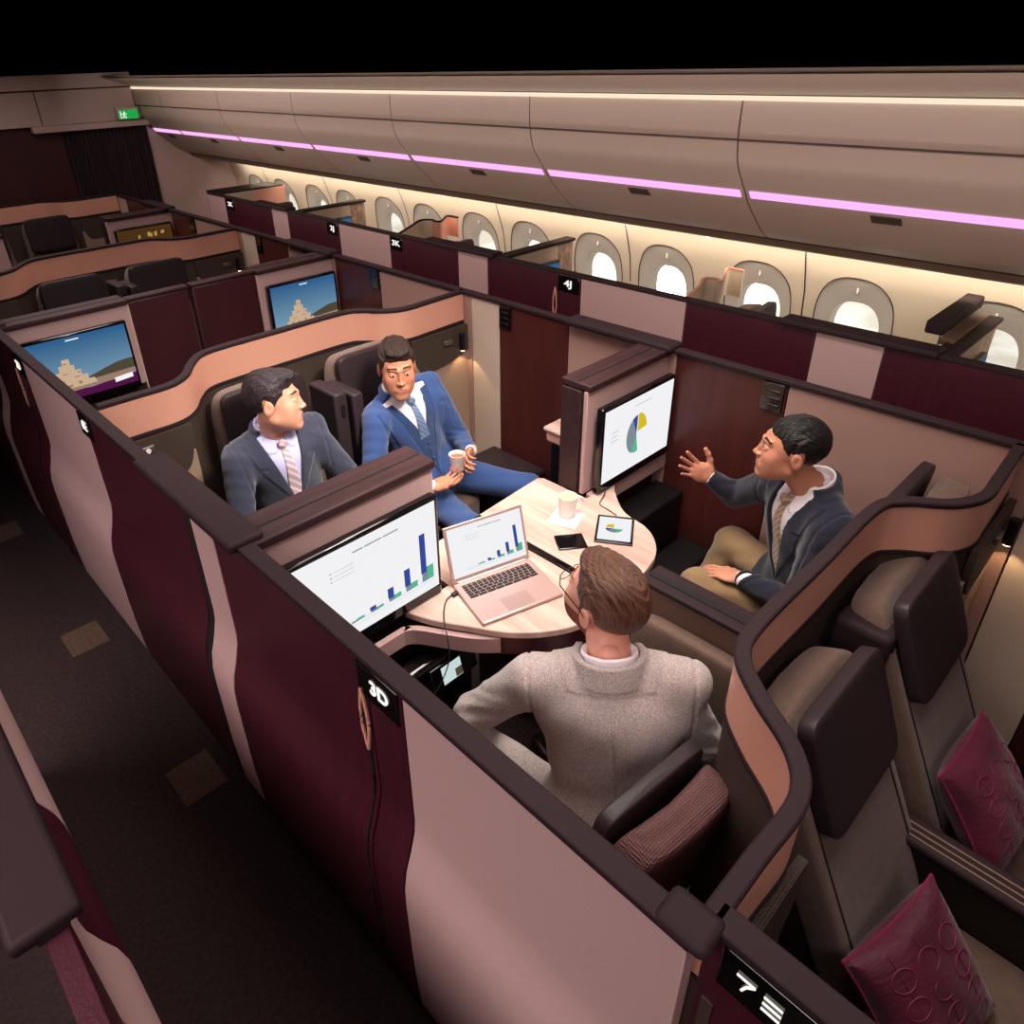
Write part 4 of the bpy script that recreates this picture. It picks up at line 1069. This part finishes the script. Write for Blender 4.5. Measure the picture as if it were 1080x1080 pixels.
    xl = np.cross(hu, fwd); xl /= np.linalg.norm(xl)        # person's left when facing fwd: up x forward
    hu = np.cross(fwd, xl)
    S = hf.get('scale', 1.06)
    T = np.eye(4); T[:3, 0] = xl*S; T[:3, 1] = -fwd*S; T[:3, 2] = hu*S; T[:3, 3] = J['head']
    # neck end in head frame
    Ti = np.linalg.inv(T); ne = (Ti@np.append(nk+up*(-.03), 1))[:3]; hf['neck'] = tuple(ne)
    hlo = [-.105, -.135, min(-.19, ne[2]-.07)]; hhi = [.105, .14, .14]
    hlo[1] = min(hlo[1], ne[1]-.07); hhi[1] = max(hhi[1], ne[1]+.07); hlo[0] = min(hlo[0], ne[0]-.07); hhi[0] = max(hhi[0], ne[0]+.07)
    p, q, m = emit('h', lambda X, Y, Z: head_field(X, Y, Z, hf), hlo, hhi, .0027, None, lambda c: head_mats(c, hf), T, 'raw')
    parts.append((p, q, m))
    lo, hi = bb(J.keys(), .16)
    parts.append(emit('t', lambda X, Y, Z: smin(smin(torso(X, Y, Z, -.028), arms(X, Y, Z, -.018), .03), legs(X, Y, Z, -.02), .03), lo, hi, .014, None, lambda c: np.zeros(len(c), int), None, 'raw'))
    for s in 'LR':
        h = o['hand'+s]
        wr = J['wr'+s]; fd = V(h['dir']); fd /= np.linalg.norm(fd); pn = V(h['palm']); pn -= fd*(pn@fd); pn /= np.linalg.norm(pn)
        zz = -pn; xx = np.cross(fd, zz); mir = 1
        # thumb on +X for the right hand seen palm down: x = fingers x up
        Hx = xx if s == 'L' else -xx
        # left hand palm down, fingers forward: thumb points to the right (x = f x up)
        HT = np.eye(4); sc = h.get('scale', 1.0); HT[:3, 0] = Hx*sc; HT[:3, 1] = fd*sc; HT[:3, 2] = zz*sc; HT[:3, 3] = wr
        p, q, m = emit('hd', lambda X, Y, Z: hand_field(X, Y, Z, h), [-.075, -.10, -.10], [.10, .20, .045], .0026, None, lambda c: np.zeros(len(c), int), HT, 'raw')
        if s == 'R': q = q[:, ::-1]
        parts.append((p, q, m))
    P_, Q_, M_ = [], [], []; n = 0
    for p, q, m in parts: P_.append(p); Q_.append(q+n); M_.append(m); n += len(p)
    body = np_mesh('body', np.concatenate(P_)-L0, np.concatenate(Q_), ['skin_'+o['skin'], 'lips', hf.get('browmat', 'brow'), hf.get('beard', 'brow')], root, np.concatenate(M_))
    # eyes
    for sg in (-1, 1):
        e = MB(); Mt = Matrix([list(r) for r in T])
        e.sq((.031*sg, -.0845, .0120), (.0120, .0086, .0048), 1, M=Mt, nu=16, nv=10)
        ey = e.build('eye', 'eye_white', root)
        gz = hf.get('gaze', 0)
        e = MB(); e.sq((.031*sg+gz, -.0904, .0122), (.0054, .0040, .0046), 1, M=Mt, nu=14, nv=8); e.build('iris', 'iris', ey)
    emit('hair', lambda X, Y, Z: hair_field(X, Y, Z, hf), [-.11, -.13, -.12], [.11, .15, .18], .003, hf['hair'], None, T, keep=True)
    # ---- clothing in the torso frame
    # jacket: torso + sleeves, opened by a V that shows shirt
    wb, wn_, hwn = o.get('vbot', .17), .50, o.get('vw', .085)
    def vhalf(w): return np.clip((w-wb)/(wn_-wb), 0, 1.2)*hwn
    def jacket(X, Y, Z):
        f = smin(torso(X, Y, Z), arms(X, Y, Z, 0, .93), .03)
        u, v, w = loc(X, Y, Z)
        if o.get('skirt', True):
            f = smin(f, legs(X, Y, Z, .006) if False else cap(X, Y, Z, J['hipL'], J['hipR'], .125, .125), .05)
        hw = vhalf(w); au = np.abs(u)
        lap = (au > hw) & (au < hw+np.clip((w-wb)*.30, 0, .062)+.004*(w > .40)) & (v < .0) & (w > wb) & (w < .50) & ~((w > .385) & (w < .397) & (au > hw+.035))
        f = np.where(lap, f-.0055, f)
        col = smax(np.abs(np.sqrt(u*u*1.0+(v-.018)**2)-.078+.10*(w-.50))-.007, np.abs(w-.500-.012*np.clip(v*20, -1, 1))-.044, .006)*k
        col = smax(col, (-.02-v)*k, .01)
        f = smin(f, col, .006)
        rr = np.sqrt(u*u+(v-.018)**2)
        f = np.where((rr < .118-.15*np.clip(-v, 0, 1)) & (v > -.03) & (w > .452), f-.004, f)
        seam = ((np.abs(au-.178*wd-.03*(w-.4)) < .0042) & (w > .28) & (w < .50)) | ((au < .003) & (v > 0) & (w < .43))
        f = np.where(seam, f+.0045, f)
        f = f+np.where(v > 0, .0042*np.sin(24*w+15*au+3*np.sin(9*u+5*w)), 0)*np.clip(1-w*1.6, .2, 1)
        V_ = np.maximum(np.maximum(au-hw, v+.02), wb-w)*k
        V_ = np.maximum(V_, -999)
        f = np.maximum(f, -V_)
        f = np.maximum(f, (w-.527)*k)                       # neck hole
        f = np.maximum(f, -(np.sqrt(u*u+(v-.018)**2)-.066)*k*np.where(w > .47, 1, -1) if False else f)
        nh = np.maximum(np.sqrt(u*u+(v-.018)**2)-.070, .470-w)*k
        return np.maximum(f, -nh)
    lo, hi = bb(['pelvis', 'neck', 'shL', 'shR', 'elL', 'elR', 'wrL', 'wrR', 'hipL', 'hipR'], .15)
    emit('jacket', jacket, lo, hi, .0054, o['jacket'])
    def shirt(X, Y, Z):
        u, v, w = loc(X, Y, Z)
        f = torso(X, Y, Z, -.011)
        f = np.maximum(f, (wb-.05-w)*k); f = np.maximum(f, (w-.520)*k); f = np.maximum(f, (v-.03)*k*np.where(w < .45, 1, -1e-3))
        r = np.sqrt(u*u+(v-.018)**2)
        ring = smax(np.abs(r-.062-.05*(w-.51))-.0045, np.abs(w-.507-.16*(v-.018))-.024, .004)
        ring = np.maximum(ring, -(np.maximum(np.abs(u)-.003-np.clip(.50-w, 0, 1)*.9, v)))
        au = np.abs(u)
        flap = (v < .0) & (w > .438+.5*np.abs(au-.045)) & (w < .53) & (au > .010+(.49-w)*.35)
        f = np.where(flap, f-.006, f)
        f = smin(f, ring*k, .006)
        return f
    a = np.array([pel, nk, J['shL'], J['shR']]); emit('shirt', shirt, a.min(0)-.12, a.max(0)+.1, .0055, o['shirt'])
    def cuffs(X, Y, Z):
        f = None
        for s in 'LR':
            el, wr = J['el'+s], J['wr'+s]; g = cap(X, Y, Z, el+(wr-el)*.86, el+(wr-el)*.985, .034, .0325); f = g if f is None else np.minimum(f, g)
        return f
    lo, hi = bb(['wrL', 'wrR', 'elL', 'elR'], .06); emit('shirt_cuffs', cuffs, lo, hi, .006, o['shirt'])
    if o.get('tie'):
        tb = o.get('tiebot', wb-.02)
        def tie(X, Y, Z):
            u, v, w = loc(X, Y, Z); f = torso(X, Y, Z, -.003)/k
            hw = np.where(w > .455, .016+(w-.455)*.10, .013+(.455-w)*.085)
            f = smax(f, np.abs(u)-hw, .003); f = smax(f, tb-w, .004); f = np.maximum(f, w-.492); f = np.maximum(f, v+.02)
            f = np.maximum(f, -torso(X, Y, Z, -.016)/k)
            kn = ell(u, v, w, (0, -.083, .470), (.019, .014, .020))
            return smin(f, kn, .006)*k
        a = np.array([pel, nk, J['shL'], J['shR']]); emit('tie', tie, a.min(0)-.12, a.max(0)+.1, .0045, o['tie'])
    if o.get('vest'):
        def vest(X, Y, Z):
            u, v, w = loc(X, Y, Z); f = torso(X, Y, Z, -.004)/k
            hv = np.clip((w-.27)/.23, 0, 1)*.085
            f = np.maximum(f, -(np.abs(u)*-1+hv)*-1 if False else f)
            f = np.maximum(f, np.where(w > .27, hv-np.abs(u), -1)); f = np.maximum(f, v+.01); f = np.maximum(f, w-.48); f = np.maximum(f, .06-w)
            f = np.minimum(f, 9); 
            for wz in (.24, .195, .15, .105): f = smin(f, ell(u, v, w, (.008, -.117, wz), (.007, .006, .007)), .002)
            return f*k
        a = np.array([pel, nk, J['shL'], J['shR']]); emit('waistcoat', vest, a.min(0)-.12, a.max(0)+.1, .0055, o['vest'])
    lo, hi = bb(['hipL', 'hipR', 'knL', 'knR', 'anL', 'anR', 'pelvis'], .13)
    emit('trousers', lambda X, Y, Z: legs(X, Y, Z, .002, .96), lo, hi, .010, o['trousers'])
    for s in 'LR':
        an = J['an'+s]; fd = V(o['foot'+s]); e = MB(); ang = math.atan2(fd[1], fd[0])
        Mt = Matrix.Translation(Vector((an[0], an[1], 0))) @ Matrix.Rotation(ang, 4, 'Z')
        e.sq((.07, 0, .045), (.14, .045, .045), .7, M=Mt, fn=lambda p: Vector((p.x, p.y*(1-.15*(p.x/.14)), p.z*(1-.3*max(0, p.x/.14))))); e.build('shoe', 'shoe', root)
    return root, T

PPL = []
# charcoal suit, left, looking across to the right
PPL.append(dict(label='person in a charcoal suit and pink striped tie, turned towards the man in blue', loc=(1.30, 2.55, 0), skin='a', jacket='wool_charcoal', shirt='shirt_lilac', tie='tie_pink', trousers='trouser_dark',
  J=dict(pelvis=(1.30, 2.62, .56), neck=(1.24, 2.60, 1.10), head=(1.245, 2.545, 1.225), shL=(1.41, 2.55, .985), shR=(1.06, 2.60, .985), elL=(1.545, 2.50, .74), elR=(.985, 2.50, .74), wrL=(1.50, 2.27, .63), wrR=(1.08, 2.27, .63),
         hipL=(1.40, 2.60, .55), hipR=(1.20, 2.60, .55), knL=(1.48, 2.14, .56), knR=(1.14, 2.16, .56), anL=(1.46, 2.08, .12), anR=(1.14, 2.10, .12)),
  head=dict(dir=(.80, -.60, -.02), up=(.05, .10, 1), hair='hair_dark', quiff=.012, ph=1, th=.010, scale=1.04, gaze=.001),
  handL=dict(dir=(-.3, -1, -.15), palm=(0, 0, -1), curl=[.25, .3, .3, .35]), handR=dict(dir=(.3, -1, -.15), palm=(0, 0, -1), curl=[.25, .3, .3, .35]), footL=(0, -1, 0), footR=(0, -1, 0), vw=.080))
# blue three-piece suit, holding a cup
PPL.append(dict(label='person in a bright blue three-piece suit holding a white cup in both hands', loc=(1.92, 2.5, 0), skin='b', jacket='wool_blue', shirt='shirt_white', tie='tie_blue', vest='wool_vest', trousers='wool_blue',
  J=dict(pelvis=(2.02, 2.56, .55), neck=(1.90, 2.57, 1.075), head=(1.855, 2.51, 1.20), shL=(2.085, 2.52, .97), shR=(1.735, 2.545, .955), elL=(2.185, 2.47, .73), elR=(1.625, 2.46, .70), wrL=(2.085, 2.28, .76), wrR=(1.80, 2.235, .70),
         hipL=(2.12, 2.50, .54), hipR=(1.92, 2.50, .54), knL=(2.26, 2.05, .57), knR=(1.83, 2.02, .56), anL=(2.16, 1.98, .12), anR=(1.84, 1.94, .12)),
  head=dict(dir=(-.48, -.86, -.12), up=(-.05, -.05, 1), hair='hair_brown', quiff=.004, ph=2, th=.010, scale=1.04, smile=.8),
  handL=dict(dir=(-.75, -.45, .05), palm=(-.3, -.9, -.2), curl=[.62, .68, .72, .8], thumb=[(.028, .018, -.006), (.046, .046, -.026), (.046, .066, -.044), (.040, .080, -.056)]),
  handR=dict(dir=(.85, -.25, .10), palm=(.0, -.25, 1), curl=[.45, .5, .55, .6], thumb=[(.030, .018, -.006), (.052, .044, -.024), (.056, .068, -.040), (.050, .086, -.050)]),
  footL=(-.1, -1, 0), footR=(0, -1, 0), vbot=.06, vw=.12, tiebot=.27, width=1.0))
# navy jacket, khaki trousers, right side, gesturing
PPL.append(dict(label='person in a dark navy jacket and khaki trousers, right hand held out towards the screen', loc=(2.38, .75, 0), skin='c', jacket='wool_navy', shirt='shirt_white', tie='tie_tan', trousers='chino',
  J=dict(pelvis=(2.42, .74, .56), neck=(2.345, .80, 1.10), head=(2.285, .86, 1.225), shL=(2.235, .665, .985), shR=(2.44, .945, .99), elL=(2.185, .69, .70), elR=(2.50, 1.12, .83), wrL=(2.22, .915, .665), wrR=(2.405, 1.20, .925),
         hipL=(2.34, .70, .55), hipR=(2.47, .86, .55), knL=(2.17, 1.06, .585), knR=(2.50, 1.10, .60), anL=(2.12, 1.10, .13), anR=(2.36, 1.22, .13)),
  head=dict(dir=(-.50, .86, .02), up=(-.04, 0, 1), hair='hair_black', quiff=.0, ph=.3, th=.007, scale=1.0),
  handL=dict(dir=(-.15, 1, -.10), palm=(0, 0, -1), curl=[.18, .2, .22, .26]),
  handR=dict(dir=(-.55, .35, .42), palm=(-.62, -.62, .42), curl=[.10, .10, .12, .16], spread=.14, thumb=[(.030, .018, -.004), (.060, .040, -.008), (.078, .064, -.010), (.090, .086, -.010)]),
  footL=(-.2, 1, 0), footR=(-.4, 1, 0), vbot=.12, vw=.075, tiebot=.12))
# grey tweed, seen from behind
PPL.append(dict(label='person in a light grey tweed jacket seen from behind, auburn hair and glasses', loc=(1.12, .78, 0), skin='d', jacket='tweed_grey', shirt='shirt_white', trousers='tweed_grey',
  J=dict(pelvis=(1.12, .68, .55), neck=(1.185, .79, 1.10), head=(1.222, .842, 1.212), shL=(1.045, .93, .99), shR=(1.275, .635, .99), elL=(.950, 1.060, .83), elR=(1.355, .58, .80), wrL=(1.12, 1.13, .655), wrR=(1.42, .78, .70),
         hipL=(1.06, .78, .55), hipR=(1.20, .64, .55), knL=(1.02, 1.17, .58), knR=(1.40, 1.02, .58), anL=(1.10, 1.30, .13), anR=(1.45, 1.12, .13)),
  head=dict(dir=(.12, .96, .22), up=(-.10, -.15, 1), hair='hair_auburn', browmat='beard_d', beard='beard_d', th=.008, swirl=True, quiff=.004, scale=1.04),
  handL=dict(dir=(.75, .4, -.25), palm=(0, 0, -1)), handR=dict(dir=(.1, 1, -.2), palm=(0, 0, -1)), footL=(.3, 1, 0), footR=(.3, 1, 0), vw=.07, width=1.07))
RT = [person(o) for o in PPL]
# glasses of the man in grey
T = RT[3][1]; Mt = Matrix([list(r) for r in T]); g = MB()
for sg in (-1, 1):
    g.tube([Mt @ Vector((sg*.031+.022*math.cos(a), -.108, .010+.018*math.sin(a))) for a in [2*PI*k/20 for k in range(21)]], .0014, 5)
    g.tube([Mt @ Vector(p) for p in ((sg*.053, -.108, .016), (sg*.075, -.085, .016), (sg*.084, .0, .014), (sg*.082, .018, .000))], .0018, 5)
g.tube([Mt @ Vector(p) for p in ((-.009, -.110, .014), (0, -.113, .017), (.009, -.110, .014))], .0014, 5)
gl = g.build('glasses', 'glasses', None)
tag(gl, 'thin dark glasses worn by the man in the grey tweed jacket', 'glasses')
t = thing('cup', 'white handleless cup held by the man in blue', 'cup', (1.945, 2.22, .735))
MB().lathe([(.001, 0), (.027, 0), (.030, .004), (.038, .085), (.040, .088), (.0365, .088), (.0285, .008), (.001, .007)], n=28).build('cup_body', 'china', t, world=False)
MB().lathe([(.001, .068), (.0345, .068), (.0345, .070), (.001, .070)], n=28).build('tea', 'tea', t, world=False)


# ------------------------------------------------------------------ lighting
def area(name, loc, size, energy, col, rot=(0, 0, 0), spread=None):
    L = bpy.data.lights.new(name, 'AREA'); L.shape = 'RECTANGLE'; L.size = size[0]; L.size_y = size[1]; L.energy = energy; L.color = col
    if spread: L.spread = spread
    o = bpy.data.objects.new(name, L); C.objects.link(o); o.location = loc; o.rotation_euler = rot; return o
# ceiling light panels over the middle of the cabin
area('ceiling_light', (1.9, 1.5, 2.9), (.8, 1.4), 24, (1, .91, .82), spread=math.radians(100))
area('ceiling_light', (1.3, .9, 2.9), (1.0, 1.8), 17, (1, .86, .80), spread=math.radians(115))
area('ceiling_light', (1.5, 3.6, 2.9), (1.2, 1.8), 26, (1, .84, .79), spread=math.radians(116))
area('ceiling_light', (1.5, 6.4, 2.8), (1.2, 2.6), 30, (1, .84, .80), spread=math.radians(150))
area('aisle_face_fill', (-.9, 1.6, 2.5), (.4, 4.0), 25, (1, .86, .85), (0, math.radians(-32), 0), spread=math.radians(85))  # added unseen side light, brightens the aisle faces of the left partitions
area('added_face_key', (1.5, .85, 2.85), (.4, .4), 13, (1, .92, .84), (math.radians(44), 0, 0), spread=math.radians(64))  # added aimed light for the seated pair's faces, not a cabin fitting
area('cabin_light', (.5, -.9, 2.8), (1.0, .6), 5, (1, .84, .80), (math.radians(25), math.radians(-20), 0), spread=math.radians(110))
area('cove_wash', (2.45, 3.0, 2.30), (.10, 10.0), 25, (1, .84, .80), (0, math.radians(-80), 0))
area('sidewall_wash', (4.0, 3.0, 1.44), (.06, 10.5), 26, (1, .88, .74), (0, math.radians(-35), 0))
area('locker_fill', (2.75, 2.6, 1.34), (.06, 9.5), 14, (1, .84, .76), (0, math.radians(-128), 0))  # added upward fill for the locker undersides, no lamp hangs here

# world: dark upper sky, bright cloud deck below, low sun seen through one window
w = bpy.data.worlds.new('world'); scn.world = w; w.use_nodes = True
nt = w.node_tree; N = nt.nodes; Lk = nt.links; N.clear()
tc = N.new('ShaderNodeTexCoord'); sp = N.new('ShaderNodeSeparateXYZ'); Lk.new(tc.outputs['Generated'], sp.inputs[0])
mr = N.new('ShaderNodeMapRange'); mr.inputs[1].default_value = -.075; mr.inputs[2].default_value = -.055; mr.inputs[3].default_value = 1; mr.inputs[4].default_value = 0
Lk.new(sp.outputs['Z'], mr.inputs[0])
mp = N.new('ShaderNodeMapping'); mp.inputs['Scale'].default_value = (1, 1, 3.5); Lk.new(tc.outputs['Generated'], mp.inputs[0])
nz = N.new('ShaderNodeTexNoise'); nz.inputs['Scale'].default_value = 14; nz.inputs['Detail'].default_value = 7; Lk.new(mp.outputs[0], nz.inputs['Vector'])
cr = N.new('ShaderNodeValToRGB'); cr.color_ramp.elements[0].color = (.72, .66, .54, 1); cr.color_ramp.elements[1].color = (1.0, .96, .88, 1)
cr.color_ramp.elements[0].position = .4; cr.color_ramp.elements[1].position = .6; Lk.new(nz.outputs['Fac'], cr.inputs[0])
sd = Mr @ Vector((709-493.06, -(298-481.03), -761.477)); sd.normalize()
dp = N.new('ShaderNodeVectorMath'); dp.operation = 'DOT_PRODUCT'; dp.inputs[1].default_value = sd
nrm = N.new('ShaderNodeVectorMath'); nrm.operation = 'NORMALIZE'; Lk.new(tc.outputs['Generated'], nrm.inputs[0]); Lk.new(nrm.outputs[0], dp.inputs[0])
def powr(e, k):
    p = N.new('ShaderNodeMath'); p.operation = 'POWER'; p.inputs[1].default_value = e; p.use_clamp = False
    mx = N.new('ShaderNodeMath'); mx.operation = 'MAXIMUM'; mx.inputs[1].default_value = 0; Lk.new(dp.outputs['Value'], mx.inputs[0]); Lk.new(mx.outputs[0], p.inputs[0])
    q = N.new('ShaderNodeMath'); q.operation = 'MULTIPLY'; q.inputs[1].default_value = k; Lk.new(p.outputs[0], q.inputs[0]); return q
g1 = powr(60, 1.6); g2 = powr(3000, 40)
ad = N.new('ShaderNodeMath'); ad.operation = 'ADD'; Lk.new(g1.outputs[0], ad.inputs[0]); Lk.new(g2.outputs[0], ad.inputs[1])
ad2 = N.new('ShaderNodeMath'); ad2.operation = 'ADD'; ad2.inputs[1].default_value = 1.0; Lk.new(ad.outputs[0], ad2.inputs[0])
ml = N.new('ShaderNodeMath'); ml.operation = 'MULTIPLY'; Lk.new(ad2.outputs[0], ml.inputs[0]); Lk.new(mr.outputs[0], ml.inputs[1])
bg = N.new('ShaderNodeBackground'); Lk.new(cr.outputs[0], bg.inputs[0]); Lk.new(ml.outputs[0], bg.inputs[1])
ow = N.new('ShaderNodeOutputWorld'); Lk.new(bg.outputs[0], ow.inputs[0])

GR = {'seat': 'suite seats', 'partition': 'suite partitions', 'divider': 'suite dividers', 'screen': 'wall screens', 'cushion': 'wine red cushions', 'luggage bin': 'overhead lockers', 'panel': 'dark privacy panels', 'console': 'seat consoles', 'cable': 'charging cables'}
for o in bpy.data.objects:
    if o.parent is None and o.get('category') in GR: o['group'] = GR[o['category']]
scn.view_settings.view_transform = 'Standard'; scn.view_settings.look = 'None'
scn.view_settings.exposure = 0; scn.view_settings.gamma = 1; scn.view_settings.use_curve_mapping = False
